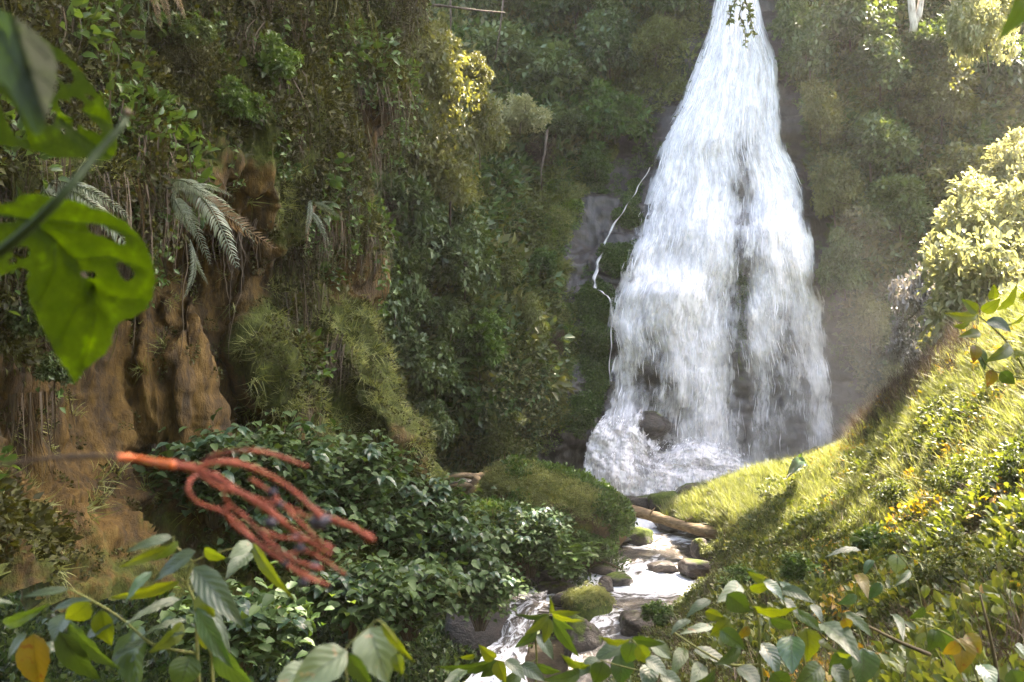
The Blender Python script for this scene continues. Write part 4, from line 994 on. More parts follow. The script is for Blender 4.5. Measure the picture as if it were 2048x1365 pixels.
kind('broad_dark', 2300, 13, .15, 'leaf_dark', wid=.32, simple=False)
kind('broad_green', 2300, 13, .15, 'leaf_green', wid=.32, simple=False)
kind('blue', 1500, 12, .17, 'leaf_blue', wid=.36, simple=False, out=.8)
kind('olive_low', 2600, 12, .10, 'leaf_olive', wid=.3)
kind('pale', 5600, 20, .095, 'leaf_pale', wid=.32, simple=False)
kind('silver', 4200, 16, .11, 'leaf_silver', wid=.3, simple=False)
kind('dead', 2600, 12, .07, 'leaf_dead', wid=.2)
kind('gold', 2800, 12, .09, 'leaf_bank', wid=.34, simple=False)
NK = [0]
def plant(k, px, py, wpx, hpx, label, name='shrub', cat='shrub', d=None, off=0.4, parts=True):
    NK[0] += 1
    if d is None: d = float(back_depth(np.array(float(px)), np.array(float(py)))) - off
    w = wpx / FPX * d / 2 / .95; h = hpx / FPX * d / 1.35
    a, b = KIND[k][NK[0] % 3]
    t = thing(name, label, cat, tuple(P(px, py, d)), rotz=rng.random() * 6.28)
    t.scale = (w, w * .9, h)
    part('crown', a, None, t); part('trunk', b, None, t)
    return t
B = [
 # the leafy buttress left of centre
 ('fine_olive', 880, 220, 230, 190, 'rounded olive tree on the buttress, its top catching the sun', 'tree', 28.5),
 ('fine_olive', 800, 330, 200, 200, 'soft grey green tree against the corner of the ochre cliff', 'tree', 27.5),
 ('fine_olive', 900, 400, 230, 210, 'feathery olive tree filling the middle of the leafy buttress', 'tree', 28),
 ('fine_dark', 820, 500, 230, 190, 'dark tree hanging in the shade below the feathery olive tree', 'tree', 27.5),
 ('dead', 790, 470, 120, 110, 'dusky brown bush near the edge of the ochre cliff', 'shrub', 27.2),
 ('fine_dark', 930, 560, 190, 160, 'dark drooping tree at the lower end of the leafy buttress', 'tree', 28.5),
 ('fine_dark', 790, 620, 170, 170, 'nearly black bush in the cleft behind the ochre cliff', 'shrub', 27.5),
 ('broad_dark', 900, 660, 150, 110, 'dark shrub on the ledge under the drooping tree', 'shrub', 28.8),
 ('fine_olive', 960, 300, 130, 150, 'upright bush on the right shoulder of the leafy buttress', 'shrub', 29.5),
 ('fine_olive', 880, 120, 120, 110, 'sunlit treetop with yellow leaves beside the dark hollow', 'tree', 29.5),
 ('fine_olive', 955, 155, 80, 70, 'small bush with glowing yellow shoots on the skyline of the buttress', 'shrub', 29.3),
 ('fine_olive', 820, 90, 120, 170, 'tall yellowish tree rising past the top of the ochre cliff', 'tree', 28.5),
 # hollow and slope behind
 ('broad_dark', 1010, 130, 190, 120, 'dark broad leaved tree deep in the upper hollow', 'tree', None),
 ('broad_dark', 1120, 180, 200, 130, 'bluish dark tree in the upper hollow above the grey bush', 'tree', None),
 ('fine_dark', 1220, 130, 180, 150, 'dark tree leaning toward the top of the waterfall from the left', 'tree', None),
 ('broad_green', 1230, 260, 150, 110, 'broad leaved green shrub just left of the bare rock', 'shrub', None),
 ('olive_low', 1310, 110, 110, 90, 'brownish olive bush on the ledge by the upper waterfall', 'shrub', None),
 ('pale', 1040, 250, 130, 80, 'bush with pinkish young leaves on the slope', 'shrub', 34.5),
 ('dead', 1080, 325, 110, 70, 'grey brown leafless bush above the mossy slope', 'shrub', None),
 ('fine_dark', 1110, 270, 150, 90, 'low dark bush behind the pinkish one', 'shrub', None),
 ('broad_green', 1190, 340, 90, 60, 'small green shrub at the edge of the bare rock', 'shrub', None),
 ('fine_dark', 1000, 20, 220, 120, 'black green tree at the back of the upper hollow', 'tree', None),
 ('broad_dark', 1330, 10, 140, 110, 'dark bush beside the very top of the waterfall', 'shrub', None),
 ('fine_dark', 1150, 40, 220, 140, 'tall dark tree high above the hollow', 'tree', None),
 # lower slope
 ('olive_low', 990, 560, 130, 80, 'ochre green bush on the lower mossy slope', 'shrub', None),
 ('broad_green', 1080, 540, 80, 60, 'light green herbs beside the narrow side stream', 'shrub', None),
 ('broad_green', 960, 730, 160, 120, 'green shrub with ragged leaves above the cave', 'shrub', 29.2),
 ('broad_dark', 870, 780, 160, 130, 'shrub with large grey green leaves left of the cave', 'shrub', 28.2),
 ('fine_dark', 850, 880, 130, 120, 'dark bush between the ochre ridge and the cave', 'shrub', 27.5),
 ('broad_dark', 790, 720, 140, 100, 'bush with pale edged leaves in the cleft behind the ochre ridge', 'shrub', 26.2),
 ('dead', 1110, 700, 60, 80, 'brown hanging tangle beside the moss covered pillar', 'shrub', None),
 ('olive_low', 1060, 680, 90, 100, 'olive scrub left of the moss covered pillar', 'shrub', None),
 ('olive_low', 1010, 900, 130, 90, 'low yellowish scrub above the driftwood', 'shrub', 29.8),
 # wall right of the fall
 ('fine_dark', 1620, 130, 150, 140, 'leafy bush overhanging the upper right edge of the waterfall', 'shrub', None),
 ('broad_dark', 1700, 70, 170, 130, 'dark tree above the right wall with scattered yellow leaves', 'tree', None),
 ('fine_dark', 1760, 170, 170, 130, 'dense bush on the upper right wall below the pale trunk', 'shrub', None),
 ('fine_olive', 1640, 260, 130, 120, 'grey green bush pressed against the right wall near the water', 'shrub', None),
 ('fine_dark', 1740, 330, 190, 140, 'wide rounded bush in the middle of the right wall', 'shrub', None),
 ('fine_olive', 1880, 250, 190, 150, 'soft green tree on the right wall under the hanging yellow branch', 'tree', None),
 ('broad_dark', 1990, 170, 200, 160, 'dark tree on the far right wall', 'tree', None),
 ('fine_dark', 1900, 110, 190, 120, 'shadowy tree near the top of the right wall', 'tree', None),
 ('fine_olive', 1670, 420, 130, 130, 'trailing bush on the right wall beside the lower lip of the fall', 'shrub', None),
 ('fine_dark', 1800, 450, 170, 120, 'dark trailing bush above the silvery tree', 'shrub', None),
 ('fine_olive', 1930, 400, 200, 150, 'grey green tree behind the sunlit tree', 'tree', None),
 ('fine_dark', 1690, 570, 120, 120, 'dim bush in the mist right of the fall', 'shrub', None),
 ('fine_olive', 1740, 680, 130, 110, 'misty olive bush above the foot of the right wall', 'shrub', None),
 ('fine_olive', 1800, 790, 140, 100, 'hazy low bush behind the grassy crest', 'shrub', None),
 ('silver', 1842, 640, 125, 160, 'silvery tree glinting in the sun on the right wall', 'tree', 29),
 ('silver', 1810, 720, 90, 90, 'lower silvery bush under the glinting tree', 'shrub', 28.6),
 ('fine_olive', 1900, 720, 130, 110, 'feathery bush between the silvery tree and the sunlit tree', 'shrub', 27),
 ('fine_dark', 1580, 60, 90, 90, 'small leafy bush touching the top right of the water', 'shrub', None),
 # sunlit tree at the right
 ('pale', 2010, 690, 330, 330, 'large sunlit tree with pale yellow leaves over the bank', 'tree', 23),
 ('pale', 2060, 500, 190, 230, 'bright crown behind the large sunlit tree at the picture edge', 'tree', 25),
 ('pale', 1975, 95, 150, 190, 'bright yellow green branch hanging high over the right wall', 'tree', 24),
 # bank shrubs
 ('broad_green', 1640, 968, 60, 34, 'small weed clump just under the sunlit crest near the bluish weed', 'shrub', 25.0),
 ('gold', 1735, 925, 80, 46, 'rusty weed clump on the upper crest of the bank', 'shrub', 23.0),
 ('olive_low', 1545, 1015, 70, 36, 'low olive tuft on the shaded side of the grassy crest', 'shrub', 23.5),
 ('gold', 1880, 850, 110, 70, 'glowing weed clump high on the bank below the silvery bushes', 'shrub', 18.5),
 ('gold', 1800, 1010, 120, 80, 'bush with dull leaves halfway up the bank', 'shrub', 16.5),
 ('gold', 1930, 1000, 160, 130, 'sun flecked bush with rusty leaves on the upper bank', 'shrub', 13.5),
 ('gold', 2040, 1010, 150, 150, 'dense bush with mixed leaves at the right edge of the bank', 'shrub', 11.5),
 ('broad_green', 1740, 1120, 120, 90, 'green leafy plant with drooping leaves on the middle bank', 'shrub', 13.5),
 ('broad_green', 1600, 1160, 120, 60, 'low green plant above the broad leaved bush', 'shrub', 14),
 ('gold', 1900, 1160, 170, 130, 'tangled bush in the shade low on the bank', 'shrub', 9.5),
 ('gold', 2030, 1200, 170, 150, 'shaded thicket in the lower right corner of the bank', 'shrub', 8.2),
 ('broad_green', 1480, 1180, 110, 50, 'soft low plant spreading at the streamside end of the bank', 'shrub', 16),
 ('olive_low', 1420, 1110, 70, 50, 'small bush at the bank edge by the log end', 'shrub', 24.6),
 ('broad_green', 1310, 1240, 90, 50, 'tiny leaved plant at the water edge below the bank', 'shrub', 16.5),
 # left cliff shrubs
 ('broad_green', 560, 150, 130, 90, 'leafy yellow green spray jutting from the upper ochre cliff', 'shrub', 13.2),
 ('broad_green', 480, 230, 120, 80, 'green bush on the ochre cliff above the grey fern', 'shrub', 12.6),
 ('fine_brown', 700, 140, 160, 170, 'thick olive growth crowning the corner of the ochre cliff', 'shrub', 16.2),
 ('fine_brown', 640, 60, 170, 150, 'olive bush at the very top of the ochre cliff', 'shrub', 15.5),
 ('fine_brown', 380, 170, 140, 110, 'dull bush beside the dark hole in the ochre cliff', 'shrub', 12.4),
 ('broad_dark', 400, 90, 130, 90, 'dark leaves above the hole in the ochre cliff', 'shrub', 12.6),
 ('broad_green', 700, 370, 80, 50, 'small bush with pointed leaves on the outer rib of the ochre cliff', 'shrub', 15.8),
 ('fine_brown', 560, 330, 120, 80, 'olive tuft under the overhang of the ochre cliff', 'shrub', 13.8),
 ('broad_dark', 250, 230, 120, 90, 'dim bush behind the big holed leaf', 'shrub', 11.6),
 ('broad_dark', 60, 660, 120, 90, 'ivy like shrub on the cliff under the large green leaf', 'shrub', 9.8),
 ('broad_dark', 110, 760, 110, 70, 'grey green trailing plant low on the shaded cliff', 'shrub', 10),
 ('fine_brown', 200, 560, 90, 80, 'brown green tuft between the great leaf and the ochre ribs', 'shrub', 11.2),
]
B += [('broad_green', 1130, 1138, 190, 80, 'herb thicket tumbling down the near side of the huge boulder', 'shrub', 23.0),
 ('broad_green', 1180, 1112, 110, 60, 'yellow green herbs at the water side of the huge boulder', 'shrub', 23.8),
 ('blue', 1010, 1110, 160, 80, 'large leaved weeds covering the grey hump', 'shrub', 21.6),
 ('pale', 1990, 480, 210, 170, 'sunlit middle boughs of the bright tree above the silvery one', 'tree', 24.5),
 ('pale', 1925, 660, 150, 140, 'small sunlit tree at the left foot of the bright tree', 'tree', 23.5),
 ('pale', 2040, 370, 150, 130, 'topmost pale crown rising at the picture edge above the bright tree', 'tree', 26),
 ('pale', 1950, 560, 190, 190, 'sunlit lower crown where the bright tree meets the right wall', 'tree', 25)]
for k, px, py, w, h, lab, nm, d in B:
    plant(k, px, py, w, h, lab, nm, nm, d, off=1.5)

# the wide bush with big bluish leaves left of the stream: several shrubs, their outermost leaves single parts
def leaf_grid(L=1.0, wid=.32, nu=10, nv=3, fold=.16, droop=.22, tip=1.5, serr=0.0, wave=0.015, seed=0):
    """one broad leaf with its base at the origin, pointing along X, face up Z; uv: u along, v across"""
    r2 = np.random.default_rng(seed)
    u = np.linspace(0, 1, nu + 1); v = np.linspace(-1, 1, 2 * nv + 1)
    w = wid * np.sin(np.pi * u ** 0.72) ** 0.85 * (1 - 0.25 * u ** 3) + 0.004
    w = w * (1 + serr * ((np.arange(nu + 1) % 2) - .5))
    U, V = np.meshgrid(u, v, indexing='ij')
    x = U - 0.05 * (1 - np.abs(V)) * 0; y = V * w[:, None]
    z = fold * np.abs(V) * w[:, None] * 1.2 - droop * U ** 2 + 0.10 * np.sin(np.pi * U) * .4
    z = z + wave * np.sin(U * 23 + np.abs(V) * 5) * np.abs(V) + .02 * fbm(np.stack([U * 4, V * 2, U * 0 + seed], -1), seed, 2)
    y = y + .03 * np.sin(U * 2.5 + seed)
    return mk_mesh('leaf', np.stack([x, y, z], -1) * L, None, grid_quads(*U.shape)[:, ::-1], uv=np.stack([U.ravel(), V.ravel() * .5 + .5], -1))

def mat_bigleaf(name, c1, c2, vein, trans=.4, gloss=.35, tcol=(1.6, 1.8, .3), spec=.5, spots=None, nlat=7.5):
    m, nt, out, N, Lk = mat_new(name)
    uv = N('ShaderNodeUVMap'); sp = N('ShaderNodeSeparateXYZ'); Lk(uv.outputs[0], sp.inputs[0])
    def mth(op, a, b=None, c=None):
        n = N('ShaderNodeMath', operation=op)
        for i, x in enumerate((a, b, c)):
            if x is None: continue
            if isinstance(x, (int, float)): n.inputs[i].default_value = x
            else: Lk(x, n.inputs[i])
        return n.outputs[0]
    av = mth('ABSOLUTE', mth('SUBTRACT', sp.outputs['Y'], .5))
    mid = mth('LESS_THAN', av, 0.018)
    ph = mth('FRACT', mth('SUBTRACT', mth('MULTIPLY', sp.outputs['X'], nlat), mth('MULTIPLY', av, 4.2)))
    lat = mth('MULTIPLY', mth('LESS_THAN', mth('ABSOLUTE', mth('SUBTRACT', ph, .5)), 0.04), 0.5)
    ve = mth('MAXIMUM', mid, lat)
    tc = N('ShaderNodeTexCoord'); ns = N('ShaderNodeTexNoise', Scale=4.0, Detail=5.0); Lk(tc.outputs['Object'], ns.inputs['Vector'])
    oi = N('ShaderNodeObjectInfo')
    f = mth('ADD', mth('MULTIPLY', oi.outputs['Random'], .6), mth('MULTIPLY', mth('SUBTRACT', ns.outputs['Fac'], .3), .8))
    r = ramp(N, [(0.1, c1), (0.9, c2)]); Lk(f, r.inputs['Fac'])
    mx = N('ShaderNodeMixRGB'); Lk(ve, mx.inputs['Fac']); Lk(r.outputs[0], mx.inputs['Color1']); mx.inputs['Color2'].default_value = (*vein, 1)
    col = mx.outputs[0]
    if spots:
        n2 = N('ShaderNodeTexNoise', Scale=spots[0], Detail=3.0); Lk(tc.outputs['Object'], n2.inputs['Vector'])
        g = N('ShaderNodeMapRange'); g.inputs['From Min'].default_value = spots[1]; g.inputs['From Max'].default_value = spots[1] + .06; Lk(n2.outputs['Fac'], g.inputs['Value'])
        m2 = N('ShaderNodeMixRGB'); Lk(g.outputs[0], m2.inputs['Fac']); Lk(col, m2.inputs['Color1']); m2.inputs['Color2'].default_value = (*spots[2], 1); col = m2.outputs[0]
    pb = N('ShaderNodeBsdfPrincipled', Roughness=gloss); pb.inputs['Specular IOR Level'].default_value = spec; Lk(col, pb.inputs['Base Color'])
    bh = mth('ADD', mth('MULTIPLY', ve, -.8), mth('MULTIPLY', mth('ABSOLUTE', mth('SUBTRACT', ph, .5)), -0.35))
    bp = N('ShaderNodeBump', Strength=0.5, Distance=0.01); Lk(bh, bp.inputs['Height']); Lk(bp.outputs[0], pb.inputs['Normal'])
    tr = N('ShaderNodeBsdfTranslucent'); t2 = N('ShaderNodeMixRGB', blend_type='MULTIPLY'); t2.inputs['Fac'].default_value = 1; t2.inputs['Color2'].default_value = (*tcol, 1)
    Lk(col, t2.inputs['Color1']); Lk(t2.outputs[0], tr.inputs['Color'])
    ms = N('ShaderNodeMixShader'); ms.inputs[0].default_value = trans; Lk(pb.outputs[0], ms.inputs[1]); Lk(tr.outputs[0], ms.inputs[2]); Lk(ms.outputs[0], out.inputs['Surface'])
    return m
FG = {  # sky sheen and backlight are put into separate leaf colours
 'g': mat_bigleaf('green_leaf', (0.03, .055, .012), (.05, .085, .018), (.02, .035, .008), .5, tcol=(1.5, 1.5, .4)),
 'y': mat_bigleaf('backlit_yellow_leaf', (0.06, .09, .012), (.10, .125, .015), (.04, .055, .008), .6, tcol=(1.6, 1.5, .3)),
 's': mat_bigleaf('grey_sheen_leaf', (0.024, .042, .02), (.045, .068, .034), (.016, .026, .013), .15, gloss=.42, spec=.5),
 'd': mat_bigleaf('dark_green_leaf', (0.02, .05, .022), (.045, .09, .04), (.02, .04, .015), .25, gloss=.3, spec=.7),
 'p': mat_bigleaf('pale_worn_leaf', (0.10, .13, .078), (.165, .195, .13), (.05, .065, .04), .15, gloss=.5, spots=(9, .66, (.25, .16, .1)), nlat=5.5),
 'o': mat_bigleaf('yellowing_leaf_big', (0.09, .09, .012), (.16, .11, .014), (.1, .07, .01), .5, tcol=(1.5, 1.3, .3), spots=(7, .62, (.12, .05, .01))),
 'b': mat_bigleaf('bluish_leaf', (0.018, .05, .03), (.05, .10, .06), (.05, .09, .05), .25, gloss=.32, spec=.6, nlat=4.5),
}
LM = [[leaf_grid(wid=w_, seed=s, fold=.22, droop=dr_, serr=se) for s, (dr_, se) in enumerate([(.15, 0), (.3, .03), (.22, .06)])] for w_ in (.13, .22, .32, .42)]
for row in LM:
    for me in row: me.materials.append(FG['g'])
LMM = {}
def leaf_mesh_for(matk, wi, s):
    k = (matk, wi, s)
    if k not in LMM:
        me = LM[wi][s].copy(); me.name = 'leaf'; me.materials.clear(); me.materials.append(FG[matk]); LMM[k] = me
    return LMM[k]
def put_leaf(parent, base, tip, width_m, nrm, matk, k=0, name='leaf'):
    x = (tip - base); L = x.length; x.normalize()
    y = nrm.cross(x)
    if y.length < 1e-4: y = Vector((0, 0, 1)).cross(x)
    y.normalize(); z = x.cross(y)
    ratio = width_m / 2 / L; wi = int(np.argmin([abs(ratio - r) for r in (.13, .22, .32, .42)]))
    me = leaf_mesh_for(matk, wi, k % 3)
    mw = Matrix.Translation(base) @ Matrix((x, y, z)).transposed().to_4x4() @ Matrix.Diagonal((L, L * max(.7, min(1.35, ratio / (.13, .22, .32, .42)[wi])), L, 1))
    o = bpy.data.objects.new(name, me); COL.objects.link(o); o.parent = parent
    o.matrix_parent_inverse = Matrix.Identity(4)
    o.matrix_basis = (Matrix.Translation(parent.location)).inverted() @ mw if parent is not None else mw
    return o

def big_leaf_shrub(px, py, d, wpx, hpx, label, n_parts=46):
    w = wpx / FPX * d / 2; h = hpx / FPX * d
    loc = Vector(P(px, py, d)); t = thing('shrub', label, 'shrub', tuple(loc))
    mb = MB(); nb = 30; st = MB()
    ang = rng.random(nb) * 6.283; rad = rng.random(nb) ** .5
    tops = np.stack([np.cos(ang) * rad * w, np.sin(ang) * rad * w * .8, h * (0.35 + .65 * np.sqrt(np.clip(1 - rad ** 2, 0, 1))) * (.75 + .3 * rng.random(nb))], -1)
    for q in tops:
        st.tube([[q[0] * .1, q[1] * .1, -.3], [q[0] * .45, q[1] * .45, q[2] * .6], q], [.012, .009, .005], 4)
    n = 1700; k = rng.integers(0, nb, n); f = rng.random(n) ** .75
    p = tops[k] * (0.12 + .88 * f)[:, None] + rng.normal(0, .2, (n, 3)) * [1, 1, .6]
    dr = unit(np.concatenate([rng.normal(0, 1, (n, 2)), -.25 + rng.normal(0, .2, (n, 1))], 1))
    leaves(mb, p, dr, unit(np.array([0, -.25, 1.0]) + rng.normal(0, .35, (n, 3))), .15 * (.6 + .6 * rng.random(n)), wid=.36, simple=False)
    part('foliage', mb.mesh('foliage'), M['leaf_blue'], t, kind='stuff'); part('stem', st.mesh('stem'), M['twig'], t)
    sprigs = tops[np.argsort(tops[:, 1] * 1.0 - tops[:, 2] * .6)][:n_parts // 4 + 1]
    c = 0
    for q in sprigs:
        a0 = rng.random() * 6.28
        for j in range(5):
            if c >= n_parts: break
            a = a0 + j * 1.256 + rng.normal(0, .2); b = loc + Vector(q) + Vector((math.cos(a) * .03, math.sin(a) * .03, .03))
            L = .17 * (.8 + .5 * rng.random()); tip = b + Vector((math.cos(a) * L, math.sin(a) * L, -.35 * L + rng.normal(0, .02)))
            put_leaf(t, b, tip, L * .62, Vector((rng.normal(0, .2), -.3, 1)).normalized(), 'b', j); c += 1
    return t
for a in [(430, 1010, 12.0, 250, 150, 'bluish leaved shrub at the foot of the ochre ribs, upper left of the thicket'),
          (560, 1000, 12.9, 260, 165, 'bluish leaved shrub behind the red stalk, at the crown of the thicket'),
          (700, 1010, 14.0, 240, 130, 'bluish leaved shrub beside the foot of the ochre ridge'),
          (820, 1050, 15.6, 230, 110, 'bluish leaved shrub where the ochre ridge meets the valley floor'),
          (640, 1110, 13.6, 260, 150, 'bluish leaved shrub just right of the dark berries'),
          (790, 1120, 15.0, 260, 150, 'bluish leaved shrub in the middle of the thicket'),
          (900, 1140, 15.3, 220, 120, 'bluish leaved shrub leaning toward the grey hump'),
          (960, 1230, 17.5, 200, 130, 'bluish leaved shrub drooping over the left cascade'),
          (820, 1240, 13.5, 240, 120, 'low bluish leaved shrub in the dark hollow of the thicket'),
          (700, 1230, 12.0, 220, 110, 'sparse bluish leaved shrub below the red stalk'),
          (1060, 1130, 20.8, 150, 120, 'bluish leaved shrub creeping over the side of the huge boulder'),
          (520, 1120, 12.5, 220, 110, 'bluish leaved shrub half hidden behind the red stalk and its berries'),
          (300, 1060, 12.6, 160, 90, 'small bluish leaved shrub at the base of the brown earth wall'),
          (480, 1300, 9.5, 260, 120, 'dark shrub low in the shade behind the slender leafy stem')]:
    big_leaf_shrub(*a)

# ------------------------------------------------------------------ grey tree ferns on the left cliff
def frond_mesh(seed=0, n=36, droop=.35, leaf=.13):
    r2 = np.random.default_rng(seed); mb = MB()
    u = np.linspace(0, 1, 12); pts = np.stack([u, .03 * np.sin(u * 3), .12 * np.sin(u * np.pi) - droop * u ** 2], -1)
    mb.tube(pts, np.linspace(.012, .003, 12), 4, .2)
    uu = np.linspace(.06, .99, n); c = np.stack([np.interp(uu, u, pts[:, i]) for i in range(3)], -1)
    prof = np.sin(np.pi * (uu * .86 + .1)) ** .7
    for s in (-1, 1):
        d = np.stack([np.full(n, .75) + .1 * r2.normal(size=n), s * np.ones(n), -.28 + .08 * r2.normal(size=n)], -1)
        leaves(mb, c, d, np.array([[0, 0, 1.0]]) + .12 * r2.normal(size=(n, 3)), leaf * prof * (.85 + .3 * r2.random(n)), wid=.10, fold=.04, droop=.25, tint=r2.random(n))
    me = mb.mesh('frond'); return me
FR = {}
def frond(parent, base, tip, mat='fern_grey', nrm=(0, -.7, .7), k=0, wscale=1.0):
    key = (mat, k % 3)
    if key not in FR:
        me = frond_mesh(k % 3, droop=(.25, .4, .12)[k % 3]); me.materials.append(M[mat]); FR[key] = me
    x = tip - base; L = x.length; x.normalize(); y = Vector(nrm).cross(x).normalized(); z = x.cross(y)
    o = bpy.data.objects.new('frond', FR[key]); COL.objects.link(o); o.parent = parent
    o.matrix_basis = Matrix.Translation(base - parent.location) @ Matrix((x, y, z)).transposed().to_4x4() @ Matrix.Diagonal((L, L * wscale, L, 1))
def fern(label, px, py, d, tips, mat='fern_grey', name='tree_fern', cat='fern', trunk=True):
    loc = PV(px, py, d); t = thing(name, label, cat, tuple(loc))
    for i, tp in enumerate(tips):
        mm = tp[3] if len(tp) > 3 else mat
        frond(t, loc + Vector(rng.normal(0, .05, 3)), PV(tp[0], tp[1], d + tp[2]), mm, (rng.normal(0, .5), -.8, .55), i, .75)
    if trunk:
        mb = MB(); mb.tube([[0, 1.1, -.9], [0, .6, -.5], [0, .1, -.1], [0, 0, .05]], [.11, .09, .07, .03], 8); part('trunk', mb.mesh('trunk'), M['bark'], t)
fern('grey green tree fern with long arching fronds on the overhang of the ochre cliff', 352, 378, 10.8,
     [(505, 480, -.7, 'fern_tan'), (492, 410, -.5), (468, 505, -.9), (450, 372, -.2), (396, 470, -.7), (375, 455, -.9), (300, 372, .1), (330, 418, -.5), (420, 395, -.8), (345, 350, .3, 'fern_tan')], trunk=False)
fern('tree fern with flat grey fronds just above the great green leaf', 70, 372, 9.0,
     [(235, 392, -.4), (300, 480, -.4), (150, 352, .1), (-40, 380, -.3), (0, 352, .2), (30, 470, -.6), (120, 440, -.7)])
fern('tan dead fern fronds between the two big holed leaves', 185, 345, 9.9, [(215, 402, -.3, 'fern_tan'), (170, 398, -.3, 'fern_tan'), (240, 380, -.2, 'fern_tan')], trunk=False, name='fern')
fern('fern with drooping grey fronds on the outer rib of the ochre cliff', 625, 408, 13.9, [(672, 432, -.4), (600, 470, -.4, 'fern_tan'), (668, 402, -.1), (615, 452, -.5), (650, 465, -.5)], trunk=False, name='fern')
fern('single long frond hanging flat against the ochre rock', 372, 490, 11.6, [(386, 592, -.1), (400, 560, -.1)], trunk=False, name='fern')
fern('tan fronds hanging into view at the top of the ochre cliff', 305, -40, 11.2, [(318, 40, -.3, 'fern_tan'), (262, 25, -.2), (372, 22, -.2, 'fern_tan'), (335, 28, -.3, 'fern_tan')], trunk=False, name='fern')

# ------------------------------------------------------------------ log, driftwood, pale trunk, hanging twig
mb = MB(); a, b = PV(1235, 1016, 26.6), PV(1450, 1072, 25.6); m_ = 22
tt = np.linspace(0, 1, m_); pts = np.array(a)[None] * (1 - tt[:, None]) + np.array(b)[None] * tt[:, None]; pts[:, 2] += .03 * np.sin(tt * 7) 
rad = .135 + .02 * np.sin(tt * 9) + .035 * rng.random(m_); rad[-3:] *= [.9, .7, .4]
lt = thing('fallen_log', 'weathered brown log lying from the huge boulder to the grassy bank', 'log', tuple(pts[0]))
mb.tube(pts - pts[0], rad, 12); part('log_body', mb.mesh('log'), M['log'], lt)
for px, py, dx in [(1300, 1031, .12), (1368, 1050, .2)]:
    mb = MB(); c = np.array(PV(px, py, 26)) - pts[0]; mb.tube([c, c + [.05, -.1, .14], c + [dx, -.15, .22]], [.035, .025, .012], 6); part('stub', mb.mesh('stub'), M['log'], lt)
dw = thing('driftwood', 'mossy grey driftwood root lying behind the huge boulder', 'driftwood', tuple(P(950, 965, 26.5)))
D0 = np.array(dw.location)
for pl, r_ in [([(895, 958), (925, 950), (955, 955), (985, 946), (1010, 945)], .09), ([(955, 955), (945, 975), (925, 990), (915, 1000)], .11), ([(985, 950), (960, 968), (940, 985)], .08), ([(900, 975), (930, 970), (960, 975)], .07)]:
    mb = MB(); q = P(np.array([x for x, _ in pl]), np.array([y for _, y in pl]), 26.2 + rng.random(len(pl)) * .4) - D0
    mb.tube(q, r_ * (.8 + .5 * rng.random(len(pl))), 8); part('limb', mb.mesh('limb'), M['log'], dw)
st = thing('dead_branch', 'thin dark stick leaning over the rapid by the low stones', 'branch', tuple(P(1200, 1120, 24)))
mb = MB(); q = P(np.array([1195, 1215, 1232, 1246]), np.array([1121, 1126, 1134, 1141]), np.array([24, 23.8, 23.5, 23.3])) - np.array(st.location); mb.tube(q, [.03, .03, .025, .015], 6); part('stick', mb.mesh('stick'), M['twig'], st)
pt = thing('pale_trunk', 'pale forked trunk standing high on the right wall', 'tree trunk', tuple(P(1828, 110, 36)))
T0 = np.array(pt.location)
for pl, r_ in [([(1826, 66), (1828, 50), (1824, 20), (1818, -60)], .16), ([(1828, 52), (1838, 30), (1845, -20), (1848, -70)], .13)]:
    mb = MB(); q = P(np.array([x for x, _ in pl]), np.array([y for _, y in pl]), 35.4) - T0; mb.tube(q, [r_, r_ * .95, r_ * .9, r_ * .8], 8); part('limb', mb.mesh('limb'), M['bark_pale'], pt)
tw = thing('hanging_twig', 'leafy twig hanging in front of the top of the waterfall', 'twig', tuple(P(1510, -150, 20)))
T0 = np.array(tw.location); mb = MB(); lv = MB()
for pl in [[(1510, -150), (1508, -60), (1490, 0), (1478, 30), (1492, 60), (1490, 96)], [(1505, -50), (1475, -5), (1462, 20), (1458, 48)], [(1490, 0), (1500, 30), (1508, 70)]]:
    q = P(np.array([x for x, _ in pl]), np.array([y for _, y in pl]), 20.0) - T0; mb.tube(q, np.linspace(.02, .006, len(pl)), 5)
    n = 46; t_ = rng.random(n) ** .7 * (len(pl) - 1) ; p = np.stack([np.interp(t_, np.arange(len(pl)), q[:, i]) for i in range(3)], -1)
    leaves(lv, p, rng.normal(0, 1, (n, 3)) + [0, 0, -.3], rng.normal(0, .6, (n, 3)) + [0, -.5, .6], .09 + .06 * rng.random(n), wid=.3, simple=False)
part('stem', mb.mesh('stem'), M['twig'], tw); part('foliage', lv.mesh('foliage'), M['leaf_olive'], tw, kind='stuff')
# liana stems on slopes
for i, (pl, dd, lab) in enumerate([([(1095, 260), (1090, 300), (1082, 345), (1084, 380)], 33.5, 'thin pale stem rising through the grey brown bush'),
                       ([(900, -40), (902, 40), (900, 90)], 33, 'slender dark trunk in the upper hollow left of the fall'),
                       ([(1010, -30), (1000, 60), (990, 120)], 36, 'bare leaning trunk in the dark upper hollow'),
                       ([(840, 8), (900, 14), (960, 22), (1010, 26)], 30, 'pale bare twig reaching out above the sunlit treetop')]):
    t = thing('thin_sapling', lab, 'stem', tuple(P(pl[-1][0], pl[-1][1], dd))); q = P(np.array([x for x, _ in pl]), np.array([y for _, y in pl]), float(dd)) - np.array(t.location)
    mb = MB(); mb.tube(q, np.linspace(.05, .025, len(pl)), 6); part('stick', mb.mesh('stick'), M['bark'], t)

